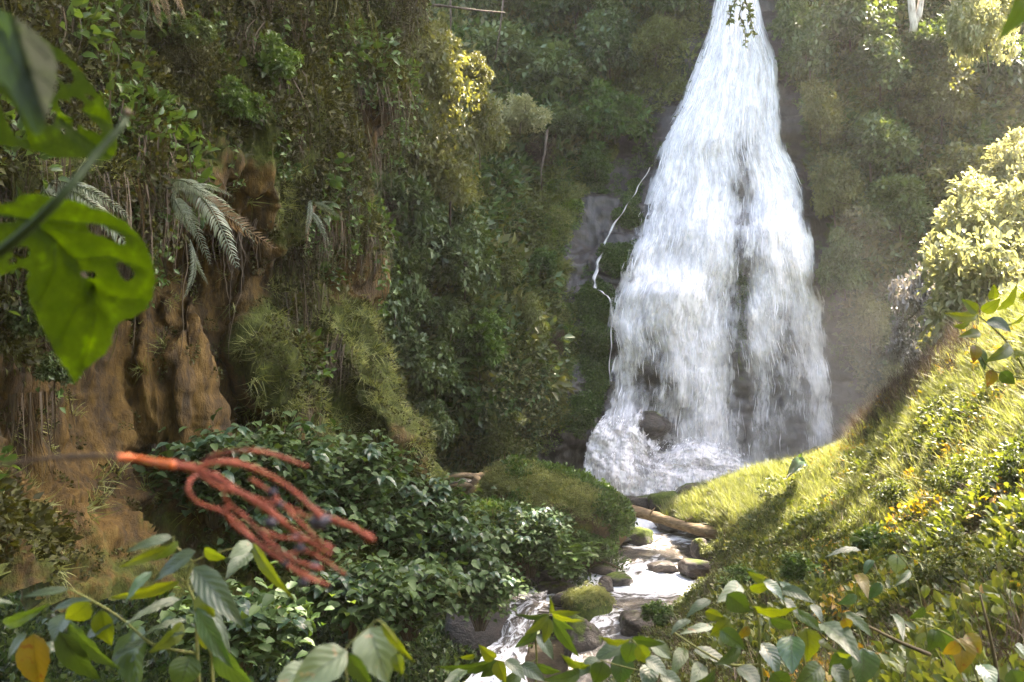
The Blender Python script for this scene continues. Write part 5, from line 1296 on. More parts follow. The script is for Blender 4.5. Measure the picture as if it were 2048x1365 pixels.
# ------------------------------------------------------------------ near plants
def near_plant(name, label, cat, d, stems, lv, extra=None, stem_mat='twig_green'):
    s0 = stems[0][0]; loc = PV(s0[0], s0[1], d); t = thing(name, label, cat, tuple(loc))
    for pl, r0, r1 in [(s[0:-2], s[-2], s[-1]) for s in stems]:
        mb = MB(); q = P(np.array([p[0] for p in pl]), np.array([p[1] for p in pl]), np.array([d + (p[2] if len(p) > 2 else 0) for p in pl])) - np.array(loc)
        if len(q) > 2:
            tt = np.linspace(0, len(q) - 1, len(q) * 4); idx, w_ = cr_basis(tt, len(q)); q = (q[idx] * w_[..., None]).sum(1)
        mb.tube(q, np.linspace(r0, r1, len(q)) / FPX * d, 7); part('stem', mb.mesh('stem'), M[stem_mat], t)
    for i, l in enumerate(lv):
        (bx, by, tx, ty, w, mk) = l[:6]; dz = l[6] if len(l) > 6 else rng.normal(0, .06) * d * .4
        facing = {'g': (0, -1, -.25), 'y': (0, -1, -.4), 's': (0, -.6, .9), 'd': (0, -.8, .6), 'p': (0, -.8, .7), 'o': (0, -1, 0)}[mk]
        nz = Vector(facing) + Vector(rng.normal(0, .22, 3)); nz.normalize()
        db = d + rng.normal(0, .02) * d
        put_leaf(t, PV(bx, by, db), PV(tx, ty, db - abs(dz)), w / FPX * d, nz, mk, i)
    return t
M['twig_green'] = mat_plain('green_stem', [(0.06, 0.07, 0.02), (0.11, 0.12, 0.035), (0.16, 0.14, 0.06)], scale=30, bump=0.1)
M['stem_dark'] = mat_plain('dark_green_stem', [(0.008, 0.018, 0.005), (0.014, 0.028, 0.007)], scale=30, bump=0.1, rough=.7, spec=.2)

near_plant('weedy_plant', 'slender plant with long pointed leaves, some yellow, in the lower left corner', 'plant', 2.2,
 [[(402, 1420), (396, 1330), (393, 1270), (391, 1210), (374, 1165), (386, 1124), 4, 2], [(391, 1307), (345, 1300), (300, 1286), (243, 1238), (190, 1205), (138, 1178), 3.2, 1.8],
  [(428, 1420), (424, 1340), (420, 1302), (397, 1270), 3.5, 2.5], [(374, 1165), (362, 1158), 2, 1.5], [(386, 1124), (350, 1090), (347, 1074), 2, 1.2], [(386, 1124), (420, 1110), (505, 1088), 2, 1.2]],
 [(346, 1074, 248, 1096, 24, 's'), (349, 1090, 232, 1136, 14, 'y'), (355, 1082, 315, 1126, 22, 'y'), (392, 1102, 298, 1156, 36, 's'), (300, 1143, 249, 1188, 26, 'd'), (358, 1161, 217, 1212, 20, 'y'),
  (362, 1198, 244, 1238, 24, 's'), (244, 1230, 148, 1277, 36, 's'), (383, 1140, 484, 1235, 54, 's'), (408, 1099, 449, 1122, 30, 'y'), (390, 1190, 480, 1302, 24, 's'), (390, 1218, 462, 1338, 36, 'd'),
  (400, 1187, 424, 1236, 46, 'y'), (136, 1177, 40, 1188, 16, 's'), (182, 1200, 84, 1218, 22, 's'), (178, 1204, 128, 1244, 48, 'y'), (132, 1230, 98, 1278, 56, 's'), (64, 1268, 76, 1385, 62, 'o'),
  (54, 1268, 4, 1322, 28, 's'), (115, 1265, 184, 1378, 54, 'g'), (135, 1248, 222, 1346, 38, 'g'), (268, 1256, 262, 1385, 82, 'g'), (200, 1220, 214, 1300, 46, 'y'), (372, 1240, 280, 1263, 16, 's'),
  (371, 1267, 304, 1281, 12, 's'), (365, 1245, 318, 1308, 38, 'y'), (396, 1268, 442, 1300, 34, 'y'), (430, 1297, 494, 1380, 58, 'g'), (378, 1312, 354, 1384, 64, 'g'), (290, 1280, 210, 1322, 22, 's'),
  (505, 1088, 455, 1112, 32, 'p'), (505, 1088, 562, 1198, 24, 'y'), (500, 1106, 454, 1146, 38, 's'), (130, 1290, 60, 1300, 24, 'd'), (30, 1210, -40, 1190, 22, 's'), (10, 1250, 70, 1225, 20, 'g')])
near_plant('weedy_plant', 'worn pale leaves with dark veins on a bent stalk at the bottom edge', 'plant', 1.6,
 [[(690, 1430), (694, 1360), (690, 1302), (740, 1252), (757, 1240), 2.5, 1.5], [(757, 1240), (775, 1258), (795, 1285), 2, 1]],
 [(738, 1254, 770, 1368, 94, 'p', .05), (692, 1300, 572, 1378, 74, 'p', .05), (624, 1330, 540, 1378, 56, 'p', .04), (762, 1243, 824, 1334, 15, 'y'), (790, 1308, 802, 1350, 30, 'y'), (694, 1308, 744, 1380, 38, 'g')])
near_plant('leafy_sapling', 'bright young sapling with a whorl of pointed leaves in front of the cascades', 'sapling', 4.2,
 [[(1068, 1420), (1073, 1326), (1073, 1260), (1102, 1226), 2.5, 1.2], [(1073, 1320), (1040, 1330), (990, 1320), 1.5, 1]],
 [(1102, 1227, 1164, 1251, 16, 'y'), (1102, 1227, 1162, 1231, 14, 'y'), (1100, 1228, 1040, 1242, 14, 'g'), (1098, 1232, 1050, 1270, 18, 'y'), (1102, 1227, 1108, 1210, 12, 'y'), (1104, 1232, 1145, 1263, 18, 'g'),
  (1096, 1236, 1088, 1288, 24, 'y'), (1104, 1240, 1150, 1318, 26, 'g'), (1073, 1262, 1030, 1300, 20, 'g'), (1073, 1270, 1110, 1320, 28, 's'), (993, 1319, 884, 1356, 26, 'g'), (990, 1318, 960, 1300, 26, 'y'), (993, 1322, 962, 1358, 32, 'g'),
  (1010, 1322, 1052, 1352, 26, 's'), (993, 1322, 1010, 1366, 30, 'y'), (1040, 1330, 1090, 1362, 30, 's'), (950, 1310, 920, 1320, 12, 'y'), (1073, 1330, 1120, 1350, 26, 'g'), (930, 1340, 880, 1375, 30, 's'), (1040, 1345, 1000, 1380, 30, 'g')])
near_plant('leafy_branch', 'branch with drooping rounded leaves below the right cascade', 'plant', 3.4,
 [[(1330, 1430), (1320, 1350), (1265, 1280), 2.5, 1.3], [(1320, 1350), (1250, 1335), (1200, 1320), 2, 1]],
 [(1263, 1278, 1206, 1286, 22, 'y'), (1263, 1278, 1330, 1298, 24, 'g'), (1250, 1290, 1180, 1320, 36, 's'), (1242, 1306, 1240, 1374, 50, 'd'), (1265, 1285, 1250, 1330, 40, 'g'), (1275, 1290, 1300, 1332, 32, 'y'), (1200, 1320, 1150, 1350, 36, 's'),
  (1205, 1322, 1190, 1372, 42, 'g'), (1290, 1320, 1340, 1345, 36, 's'), (1300, 1330, 1290, 1380, 38, 'd'), (1160, 1340, 1110, 1370, 32, 'g'), (1320, 1350, 1370, 1372, 34, 's'), (1180, 1330, 1130, 1325, 24, 'y')])
near_plant('broadleaf_bush', 'lush broad leaved bush with drooping leaves at the foot of the bank', 'bush', 3.6,
 [[(1540, 1430), (1520, 1330), (1517, 1240), (1490, 1180), 4, 1.5], [(1520, 1330), (1460, 1330), (1400, 1300), (1340, 1260), 3.5, 1.5], [(1600, 1430), (1610, 1330), (1585, 1250), (1560, 1185), 3, 1.3], [(1740, 1430), (1728, 1330), (1700, 1270), (1690, 1225), 3, 1.3]],
 [(1482, 1170, 1438, 1198, 36, 'p'), (1453, 1190, 1502, 1228, 44, 'g'), (1505, 1215, 1590, 1231, 34, 'y'), (1526, 1163, 1572, 1198, 30, 'd'), (1563, 1181, 1623, 1194, 26, 's'), (1643, 1248, 1722, 1297, 52, 's'), (1585, 1222, 1652, 1267, 24, 'g'),
  (1610, 1256, 1620, 1326, 54, 'y'), (1650, 1280, 1692, 1324, 48, 'y'), (1581, 1272, 1581, 1342, 54, 'd'), (1519, 1288, 1565, 1342, 44, 'd'), (1724, 1296, 1731, 1378, 64, 'd'), (1687, 1226, 1752, 1274, 26, 'g'), (1690, 1236, 1694, 1264, 24, 'o'),
  (1424, 1252, 1367, 1263, 20, 'p'), (1460, 1240, 1422, 1272, 38, 'y'), (1497, 1252, 1476, 1282, 22, 'o'), (1387, 1303, 1467, 1322, 38, 's'), (1405, 1328, 1383, 1366, 34, 'p'), (1365, 1296, 1350, 1340, 28, 'g'), (1475, 1336, 1527, 1370, 48, 's'),
  (1300, 1286, 1346, 1318, 32, 'p'), (1420, 1200, 1372, 1222, 28, 's'), (1500, 1180, 1545, 1170, 22, 'y'), (1440, 1260, 1490, 1300, 34, 'g'), (1540, 1240, 1600, 1262, 26, 'g'), (1560, 1200, 1600, 1222, 26, 's'), (1480, 1290, 1440, 1330, 32, 'g'),
  (1640, 1330, 1600, 1372, 44, 'g'), (1665, 1330, 1700, 1380, 44, 's'), (1545, 1345, 1580, 1385, 44, 'g'), (1430, 1340, 1400, 1385, 40, 'g'), (1380, 1240, 1340, 1262, 24, 's'), (1410, 1225, 1450, 1240, 24, 'y'), (1620, 1210, 1650, 1240, 24, 's'), (1700, 1300, 1660, 1352, 40, 'g'),
  (1590, 1190, 1560, 1160, 22, 'd'), (1530, 1160, 1500, 1150, 18, 'y')])
near_plant('weedy_plant', 'weedy stems with one round pale leaf and small yellow leaves on the lower bank', 'plant', 5.2,
 [[(1745, 1330), (1712, 1240), (1712, 1150), 2, 1], [(1860, 1300), (1830, 1160), (1795, 1108), 2, 1], [(1795, 1108), (1850, 1125), 1.5, .8]],
 [(1795, 1108, 1791, 1148, 36, 'p', .02), (1712, 1148, 1736, 1178, 24, 'o'), (1848, 1170, 1852, 1198, 20, 'y'), (1700, 1120, 1690, 1145, 14, 'y'), (1720, 1100, 1660, 1096, 18, 's'), (1830, 1120, 1852, 1138, 12, 'y'), (1740, 1130, 1780, 1100, 14, 's'), (1712, 1190, 1680, 1210, 20, 'd'), (1820, 1140, 1800, 1170, 16, 'g'),
  (1700, 1085, 1730, 1070, 18, 's'), (1745, 1120, 1725, 1145, 20, 'd'), (1760, 1165, 1740, 1200, 22, 'd'), (1850, 1215, 1820, 1240, 22, 'g'), (1780, 1230, 1815, 1250, 20, 's')])
near_plant('weedy_plant', 'pair of green leaves and a cluster of yellow lobed leaves in the lower right', 'plant', 3.8,
 [[(1980, 1430), (1930, 1300), (1870, 1256), 2.5, 1.2], [(1870, 1256), (1830, 1238), (1900, 1245), 1.5, .8]],
 [(1868, 1258, 1860, 1304, 36, 'g'), (1876, 1258, 1902, 1312, 36, 'g'), (1920, 1276, 1930, 1346, 54, 'o'), (1932, 1268, 1962, 1308, 34, 'o'), (1916, 1284, 1890, 1312, 28, 'o'), (1990, 1210, 2010, 1240, 22, 'y'), (2030, 1290, 2060, 1320, 30, 's'), (1960, 1330, 1990, 1370, 40, 'd'), (2020, 1340, 2040, 1380, 40, 'g')])
near_plant('sunlit_branch', 'branch with glowing yellow green leaves in front of the sunlit tree', 'branch', 8.0,
 [[(2120, 900), (2060, 760), (2010, 680), (1955, 630), 3, 1.3], [(2060, 760), (1985, 740), (1950, 690), 2, 1], [(1955, 630), (1952, 690), 1.2, .8]],
 [(1955, 630, 1905, 632, 26, 'y'), (1955, 625, 1930, 600, 24, 'y'), (1965, 625, 2000, 600, 26, 'y'), (1975, 640, 2020, 660, 28, 's'), (2000, 620, 2040, 590, 26, 'y'), (2010, 650, 2050, 640, 28, 'y'), (1950, 690, 1948, 725, 26, 'o'), (1952, 700, 1975, 735, 24, 'g'), (1960, 665, 1925, 672, 20, 'y'), (1985, 600, 1990, 570, 22, 'y'), (2020, 690, 1990, 720, 26, 'y'), (2030, 700, 2070, 720, 30, 'y'), (1985, 740, 1975, 775, 24, 'o'), (2000, 745, 2030, 770, 26, 'g'), (2040, 600, 2075, 570, 30, 'y'), (1940, 645, 1912, 655, 16, 'y')])
near_plant('weedy_plant', 'tall weed with a few bluish drooping leaves on the crest of the bank', 'plant', 25,
 [[(1605, 960), (1602, 935), (1597, 914), 1.5, .8]], [(1597, 914, 1585, 928, 8, 'd'), (1598, 914, 1612, 926, 8, 'd'), (1600, 922, 1588, 936, 8, 'd'), (1602, 925, 1618, 936, 8, 'd'), (1597, 914, 1605, 908, 7, 'g'), (1602, 935, 1590, 946, 7, 'd')])
near_plant('weedy_plant', 'small upright weed on top of the huge boulder', 'plant', 25,
 [[(1123, 960), (1123, 945), (1122, 930), 1.2, .7]], [(1122, 930, 1116, 938, 6, 'g'), (1122, 932, 1130, 938, 6, 'g'), (1123, 940, 1114, 950, 6, 'g'), (1123, 942, 1133, 950, 6, 'g')])
# dim dark leaves and red tinted weeds behind: thin dark trunks lower right
for lab, pl in [('thin dark stem standing in the lower right thicket', [(2003, 1420), (1990, 1320), (1975, 1250), (1960, 1190)]), ('leaning brown twig above the broad leaved bush', [(1860, 1310), (1800, 1285), (1740, 1255), (1690, 1245)])]:
    t = thing('thin_sapling', lab, 'stem', tuple(PV(*pl[0], 4.6))); q = P(np.array([x for x, _ in pl]), np.array([y for _, y in pl]), 4.6) - np.array(t.location)
    mb = MB(); mb.tube(q, np.linspace(.012, .005, len(pl)), 6); part('stick', mb.mesh('stick'), M['twig'], t)
# dark leaf tip in the top right corner
near_plant('leafy_twig', 'single dark leaf hanging into the top right corner', 'leaf', 1.2, [[(2110, -90), (2070, -40), (2050, -22), 3, 2]], [(2075, -50, 2006, 72, 52, 'g', .02)])

# ---- the two great holed leaves at the left edge, cut from their outlines, cupped and veined
def mat_great(name, c1, c2):
    m, nt, out, N, Lk = mat_new(name)
    tc = N('ShaderNodeTexCoord'); n1 = N('ShaderNodeTexNoise', Scale=22.0, Detail=6.0, Roughness=.7); Lk(tc.outputs['Object'], n1.inputs['Vector'])
    r = ramp(N, [(.3, c1), (.55, c2), (.66, tuple(2.2 * x for x in c2[:2]) + (c2[2],)), (.75, (.10, .07, .01))]); Lk(n1.outputs['Fac'], r.inputs['Fac'])
    vo = N('ShaderNodeTexVoronoi', Scale=150.0, feature='DISTANCE_TO_EDGE'); Lk(tc.outputs['Object'], vo.inputs['Vector'])
    mr = N('ShaderNodeMapRange'); mr.inputs['From Max'].default_value = .12; mr.inputs['To Min'].default_value = .75; Lk(vo.outputs['Distance'], mr.inputs['Value'])
    mx = N('ShaderNodeMixRGB', blend_type='MULTIPLY'); mx.inputs['Fac'].default_value = 1; Lk(r.outputs[0], mx.inputs['Color1']); Lk(mr.outputs[0], mx.inputs['Color2'])
    pb = N('ShaderNodeBsdfPrincipled', Roughness=.6); pb.inputs['Specular IOR Level'].default_value = .2; Lk(mx.outputs[0], pb.inputs['Base Color'])
    bp = N('ShaderNodeBump', Strength=.5, Distance=.004); Lk(mr.outputs[0], bp.inputs['Height']); Lk(bp.outputs[0], pb.inputs['Normal'])
    t2 = N('ShaderNodeMixRGB', blend_type='MULTIPLY'); t2.inputs['Fac'].default_value = 1; t2.inputs['Color2'].default_value = (1.4, 1.7, .3, 1); Lk(mx.outputs[0], t2.inputs['Color1'])
    tr = N('ShaderNodeBsdfTranslucent'); Lk(t2.outputs[0], tr.inputs['Color'])
    ms = N('ShaderNodeMixShader'); ms.inputs[0].default_value = .6; Lk(pb.outputs[0], ms.inputs[1]); Lk(tr.outputs[0], ms.inputs[2]); Lk(ms.outputs[0], out.inputs['Surface'])
    return m
def mat_great_old(name, c1, c2):
    return mat_bigleaf(name, c1, c2, (.05, .09, .01), .62, gloss=.6, spec=.2, tcol=(1.5, 1.7, .15), spots=(38, .67, (.12, .11, .01)), nlat=0.001)
GL = {'a': mat_great('great_leaf_a', (.018, .031, .003), (.029, .044, .004)), 'c': mat_great('great_leaf_c', (.012, .02, .003), (.018, .03, .004))}
def smooth_poly(p, n=3):
    p = np.array(p, float)
    for _ in range(n):
        q = np.roll(p, -1, 0); p = np.stack([p * .78 + q * .22, p * .22 + q * .78], 1).reshape(-1, 2)
    return p
def inside(poly, pts):
    x, y = pts[:, 0], pts[:, 1]; r = np.zeros(len(pts), bool); n = len(poly)
    for i in range(n):
        x1, y1 = poly[i]; x2, y2 = poly[(i + 1) % n]
        c = ((y1 > y) != (y2 > y)) & (x < (x2 - x1) * (y - y1) / (y2 - y1 + 1e-12) + x1); r ^= c
    return r
def great_leaf(parent, outline, holes, d, bend, matk, veins, step=9):
    o_ = smooth_poly(outline, 2); o_ = o_ + 1.6 * np.stack([np.sin(np.arange(len(o_)) * 2.4), np.cos(np.arange(len(o_)) * 1.9)], -1)
    x0, y0 = o_.min(0); x1, y1 = o_.max(0)
    gx_, gy_ = np.meshgrid(np.arange(x0, x1, step), np.arange(y0, y1, step)); gp_ = np.stack([gx_.ravel(), gy_.ravel()], -1) + rng.normal(0, 1, (gx_.size, 2))
    hs = [smooth_poly(np.array(h).mean(0) + 1.8 * (np.array(h) - np.array(h).mean(0)), 1) for h in holes]
    k = inside(o_, gp_)
    for h in hs: k &= ~inside(h * 1.0, gp_)
    gp_ = gp_[k]
    vs = [Vector(p) for p in o_]; ed = [(i, (i + 1) % len(o_)) for i in range(len(o_))]
    for h in hs:
        b0 = len(vs); vs += [Vector(p) for p in h]; ed += [(b0 + i, b0 + (i + 1) % len(h)) for i in range(len(h))]
    vs += [Vector(p) for p in gp_]
    v2, _, f2, *_r = delaunay_2d_cdt(vs, ed, [], 1, 1e-4)
    v2 = np.array([v[:] for v in v2]); tr_ = np.array([f for f in f2 if len(f) == 3]); c = v2[tr_].mean(1)
    kk = inside(o_, c)
    for h in hs: kk &= ~inside(h, c)
    tr_ = tr_[kk]
    def dep(q):
        z = d + bend(q[:, 0], q[:, 1]); 
        for pl in veins:
            pl_ = np.array(pl, float); best = np.full(len(q), 1e9)
            for a_, b_ in zip(pl_[:-1], pl_[1:]):
                t_ = np.clip(((q - a_) @ (b_ - a_)) / ((b_ - a_) @ (b_ - a_)), 0, 1); best = np.minimum(best, np.linalg.norm(q - (a_ + t_[:, None] * (b_ - a_)), axis=1))
            z = z + .004 * np.exp(-(best / 10) ** 2)
        return z
    p3 = P(v2[:, 0], v2[:, 1], dep(v2)) - np.array(parent.location)
    me = mk_mesh('leaf', p3, tr_, None, uv=np.stack([v2[:, 0] / 300, v2[:, 1] * 0 + .3], -1)); lf = part('leaf', me, GL[matk], parent)
    for i, pl in enumerate(veins):
        pl_ = np.array(pl, float); q = P(pl_[:, 0], pl_[:, 1], dep(pl_) - .0025) - np.array(parent.location)
        mb = MB(); r = (.0018 if i == 0 else .001); mb.tube(q, np.linspace(r, r * .4, len(q)), 5); part('vein', mb.mesh('vein'), M['stem_dark'], lf)
    return lf
gl = thing('large_leaved_plant', 'huge insect eaten green leaves and a thick stalk right in front of the camera', 'plant', tuple(PV(-60, 500, .6)))
great_leaf(gl, [(-90, 415), (0, 408), (30, 405), (36, 390), (70, 386), (160, 405), (232, 430), (272, 462), (300, 505), (313, 560), (300, 612), (268, 636), (240, 642), (226, 665), (220, 700), (188, 725), (165, 745), (150, 772), (138, 745), (118, 720), (90, 668), (62, 612), (50, 565), (64, 545), (40, 532), (0, 556), (-90, 560)],
           [[(182, 452), (205, 455), (212, 468), (190, 466)], [(205, 462), (236, 470), (240, 484), (215, 474)], [(240, 532), (252, 535), (263, 548), (252, 556), (243, 546)], [(166, 545), (177, 546), (176, 553), (166, 552)], [(30, 500), (52, 498), (50, 512), (34, 512)], [(20, 520), (30, 518), (32, 526), (22, 527)], [(180, 546), (190, 548), (188, 556), (180, 553)], [(5, 436), (28, 436), (24, 442), (5, 443)]],
           1.25, lambda x, y: .00025 * (x - 150) * .6 + .0002 * (y - 560) + .03 * np.cos((x - 150) / 90) * .4, 'a',
           [[(-60, 425), (0, 432), (55, 440), (110, 480), (150, 520), (186, 570)], [(186, 570), (150, 620), (120, 680)], [(186, 570), (190, 640), (165, 730)], [(186, 570), (240, 600), (280, 600)], [(60, 442), (130, 445), (220, 452), (280, 480)], [(150, 520), (220, 515), (290, 540)], [(110, 480), (110, 540), (80, 600)], [(186, 570), (215, 640)]])
great_leaf(gl, [(-90, 60), (0, 60), (60, 60), (115, 95), (152, 128), (182, 170), (212, 206), (230, 262), (236, 300), (216, 326), (182, 314), (120, 318), (60, 300), (0, 288), (-90, 282)],
           [[(118, 130), (135, 138), (142, 158), (124, 158)], [(122, 206), (140, 210), (148, 228), (130, 226)], [(152, 222), (172, 232), (186, 254), (166, 250)], [(146, 198), (164, 206), (160, 216), (148, 210)], [(190, 248), (202, 262), (196, 266)], [(148, 240), (156, 244), (154, 256), (147, 252)], [(8, 205), (26, 220), (44, 258), (30, 260), (14, 232)], [(92, 232), (108, 228), (104, 244), (92, 246)], [(122, 258), (130, 262), (126, 268)], [(172, 190), (186, 196), (180, 200)], [(108, 160), (118, 172), (110, 184)], [(96, 210), (104, 214), (98, 226)]],
           1.45, lambda x, y: .0003 * (x - 100) + .0001 * (y - 200), 'a', [[(-60, 120), (40, 180), (120, 240), (225, 318)], [(60, 195), (120, 160), (160, 140)], [(120, 240), (180, 230), (225, 250)], [(40, 180), (40, 260), (60, 295)]])
great_leaf(gl, [(-100, -20), (0, 18), (40, 40), (66, 60), (100, 92), (116, 128), (112, 175), (98, 220), (86, 262), (74, 272), (62, 262), (40, 215), (0, 156), (-100, 110)], [], .85,
           lambda x, y: .0006 * np.abs((x - 60) - (y - 150) * .3) - .0002 * y, 'c', [[(-60, 20), (0, 60), (50, 150), (78, 262)], [(0, 60), (60, 80), (100, 120)], [(50, 150), (90, 160), (110, 180)]])
mb = MB(); q = P(np.array([-120, -10, 60, 130, 190, 240, 252]), np.array([585, 512, 455, 385, 312, 256, 236]), np.array([1.0, .96, .95, .95, .98, 1.0, 1.02])) - np.array(gl.location)
tt = np.linspace(0, 6, 30); idx, w_ = cr_basis(tt, 7); q = (q[idx] * w_[..., None]).sum(1); mb.tube(q, np.linspace(.0062, .0034, 30), 12); part('stalk', mb.mesh('stalk'), M['stem_dark'], gl)
mb = MB(); q = P(np.array([252, 258, 250]), np.array([236, 228, 222]), 1.02) - np.array(gl.location); mb.tube(q, [.004, .006, .004], 8); part('bud', mb.mesh('bud'), M['leaf_dead'], gl)

# ---- red fruit stalk with black berries
M['red_stalk'] = mat_plain('red_stalk', [(0.06, 0.009, 0.004), (0.13, 0.02, 0.007), (0.17, 0.04, 0.016)], scale=40, bump=0.4, rough=.6)
M['orange_stalk'] = mat_plain('orange_stalk', [(0.26, 0.045, 0.008), (0.34, 0.085, 0.012)], scale=40, bump=0.2, rough=.5)
M['dark_stalk'] = mat_plain('dark_stalk', [(0.02, 0.013, 0.01), (0.05, 0.03, 0.02)], scale=40, bump=0.3, rough=.7)
M['berry'] = mat_plain('black_berry', [(0.006, 0.006, 0.012), (0.02, 0.018, 0.035)], scale=40, bump=0.1, rough=.4, spec=.25)
bs = thing('berry_stalk', 'blurred red fruit stalk with a few black berries on a dark twig in front', 'fruit stalk', tuple(PV(240, 914, .9)))
B0 = np.array(bs.location)
def poly_tube(nm, pl, th0, th1, mat, dd=0.0, parent=bs, wob=0.6):
    q = P(np.array([p[0] for p in pl], float), np.array([p[1] for p in pl], float), .9 + dd + .02 * np.sin(np.arange(len(pl)) * 1.3 + dd * 60))
    tt = np.linspace(0, len(pl) - 1, len(pl) * 6); idx, w_ = cr_basis(tt, len(pl)); q = (q[idx] * w_[..., None]).sum(1) - B0
    r = np.linspace(th0, th1, len(q)) / 2.6 / FPX * .9; r = r * (1 + .10 * rng.normal(size=len(q)) + .55 * (rng.random(len(q)) < .12))
    mb = MB(); mb.tube(q, r, 9); return part(nm, mb.mesh(nm), M[mat], parent)
poly_tube('twig', [(-60, 945), (20, 928), (100, 917), (180, 913), (236, 914)], 9, 12, 'dark_stalk')
poly_tube('stalk', [(232, 914), (270, 917), (300, 923), (345, 930)], 15, 20, 'orange_stalk')
for i, (pl, t0, t1) in enumerate([
 ([(335, 928), (380, 936), (425, 952), (470, 978), (520, 1012), (570, 1048), (620, 1085), (662, 1110)], 20, 10),
 ([(408, 928), (430, 910), (480, 902), (530, 905), (578, 920), (616, 934)], 10, 9),
 ([(395, 934), (450, 924), (500, 935), (548, 957), (590, 985), (618, 1012), (640, 1035)], 13, 11),
 ([(618, 1012), (660, 1038), (705, 1056), (746, 1080)], 12, 15),
 ([(400, 946), (380, 962), (378, 985), (400, 1008), (440, 1022), (480, 1050), (520, 1092), (580, 1132), (656, 1172)], 10, 9),
 ([(462, 975), (448, 990), (462, 1012), (500, 1045), (540, 1085), (582, 1118), (645, 1140)], 11, 9),
 ([(452, 1014), (462, 1045), (500, 1075), (540, 1102), (600, 1150), (640, 1165)], 9, 8),
 ([(480, 985), (530, 1008), (572, 1050), (610, 1098), (655, 1125), (690, 1150)], 11, 8),
 ([(402, 952), (440, 975), (490, 990), (540, 1006), (600, 1022)], 9, 6),
 ([(500, 958), (540, 985), (585, 1030), (630, 1075), (668, 1100)], 9, 7),
 ([(540, 1000), (570, 1010), (605, 1030), (636, 1040)], 7, 6),
 ([(520, 1060), (560, 1075), (610, 1080), (660, 1090)], 8, 6),
 ([(560, 1110), (600, 1105), (640, 1108)], 8, 6)]):
    poly_tube('branch', pl, t0, t1, 'red_stalk', dd=.035 * math.sin(i * 2.1))
for bx, by, br_ in [(638, 1045, 18), (650, 1040, 12), (540, 1046, 12), (546, 985, 9), (560, 1010, 7), (600, 1096, 10), (628, 1134, 12), (607, 1165, 9), (590, 1075, 7), (570, 1128, 6)]:
    v, f = ICOS[3]; r = br_ / FPX * .9; vv = v * r * (1 + .1 * fbm(v * 1.5 + bx, 5, 2))[:, None] * [1, 1, .88]
    o = part('berry', mk_mesh('berry', vv, f), M['berry'], bs); o.location = Vector(P(bx, by, .88)) - bs.location

# ------------------------------------------------------------------ unseen leaf canopy, added and cut open so sun reaches only chosen spots
Sv = np.array(SUN_V); e1 = unit(np.cross(Sv, [0, 0, 1.0])); e2 = np.cross(Sv, e1)
def is_lit(px, py, d, p):
    n = fbm(p * .8, 301, 3)
    c = np.interp(px, [1330, 1400, 1470, 1485, 1600, 1700, 1800, 1950, 2048, 2300], [1066, 1090, 1045, 968, 948, 918, 890, 905, 930, 900]) + 45 * fbm(p * 1.3, 303, 4)
    on_bank = (px > 1340) & (d < 31) & (d > 9)
    lit = on_bank & (py < c) 
    lit |= on_bank & (px > 1720) & (py < 1100) & (fbm(p * 2.6, 311, 3) > 0.3)
    lit |= (px > 1285) & (px < 1385) & (py > 1135) & (py < 1180) & (d < 26)
    lit |= (d < 12) & (d > 6) & (px > 1880) & (py < 800)
    return lit
CELL = .45
sh = []; lt_ = []
def feed(p):
    px, py, d = proj(p); ok = (px > -150) & (px < 2250) & (py > -120) & (py < 1450) & (d > .3)
    p, px, py, d = p[ok], px[ok], py[ok], d[ok]
    l = is_lit(px, py, d, p); lt_.append(p[l]); sh.append(p[~l])
for s_ in (left, ground): feed(s_.p.reshape(-1, 3)[::3])
feed(bank.p.reshape(-1, 3)); feed((.5 * bank.p[:-1, :-1] + .5 * bank.p[1:, 1:]).reshape(-1, 3)); feed((.5 * bank.p[:-1] + .5 * bank.p[1:]).reshape(-1, 3)); feed((.5 * bank.p[:, :-1] + .5 * bank.p[:, 1:]).reshape(-1, 3) + [0, 0, .25])
g1, g2 = np.meshgrid(np.linspace(-100, 2100, 60), np.linspace(-60, 1420, 40))
for dd in (.6, 1, 1.6, 2.4, 3.5, 5): feed(P(g1, g2, g1 * 0 + dd).reshape(-1, 3)[g2.ravel() > (500 if dd > 2 else -100)])
g1, g2 = np.meshgrid(np.linspace(-60, 1010, 70), np.linspace(840, 1330, 40))
for dd in (9, 11.5, 13, 14.5, 16, 17.5): feed(P(g1, g2, dd + 0 * g1).reshape(-1, 3))
g1, g2 = np.meshgrid(np.linspace(880, 1320, 60), np.linspace(930, 1340, 40)); feed(P(g1, g2, 23.5 + 0 * g1).reshape(-1, 3))
feed(back.p[(back.px > 640) & (back.px < 1240) & (back.py > 150)][::2])
g1, g2 = np.meshgrid(np.linspace(760, 1000, 60), np.linspace(170, 940, 100)); feed(P(g1, g2, 28 + 0 * g1).reshape(-1, 3))
sh = np.concatenate(sh); lt_ = np.concatenate(lt_)
# trees that stand in the sun
tl = [P(np.array([px]), np.array([py]), np.array([dd])) for px in np.linspace(1850, 2100, 20) for py in np.linspace(230, 700, 28) for dd in (22.5, 24, 25.5)]
tl += [P(np.array([px]), np.array([py]), np.array([dd])) for px in np.linspace(915, 985, 8) for py in np.linspace(90, 125, 5) for dd in (28.5, 29.5, 30)]
tl += [P(np.array([px]), np.array([py]), np.array([dd])) for px in np.linspace(1640, 1820, 16) for py in np.linspace(560, 900, 24) for dd in (30.5, 31.5)]
tl += [P(np.array([px]), np.array([py]), np.array([dd])) for px in np.linspace(1790, 1880, 10) for py in np.linspace(470, 690, 12) for dd in (28.5, 29.5)]
lt_ = np.concatenate([lt_] + [t_.reshape(-1, 3) for t_ in tl])
key = lambda p: np.stack([np.floor((p @ e1) / CELL), np.floor((p @ e2) / CELL)], -1).astype(int)
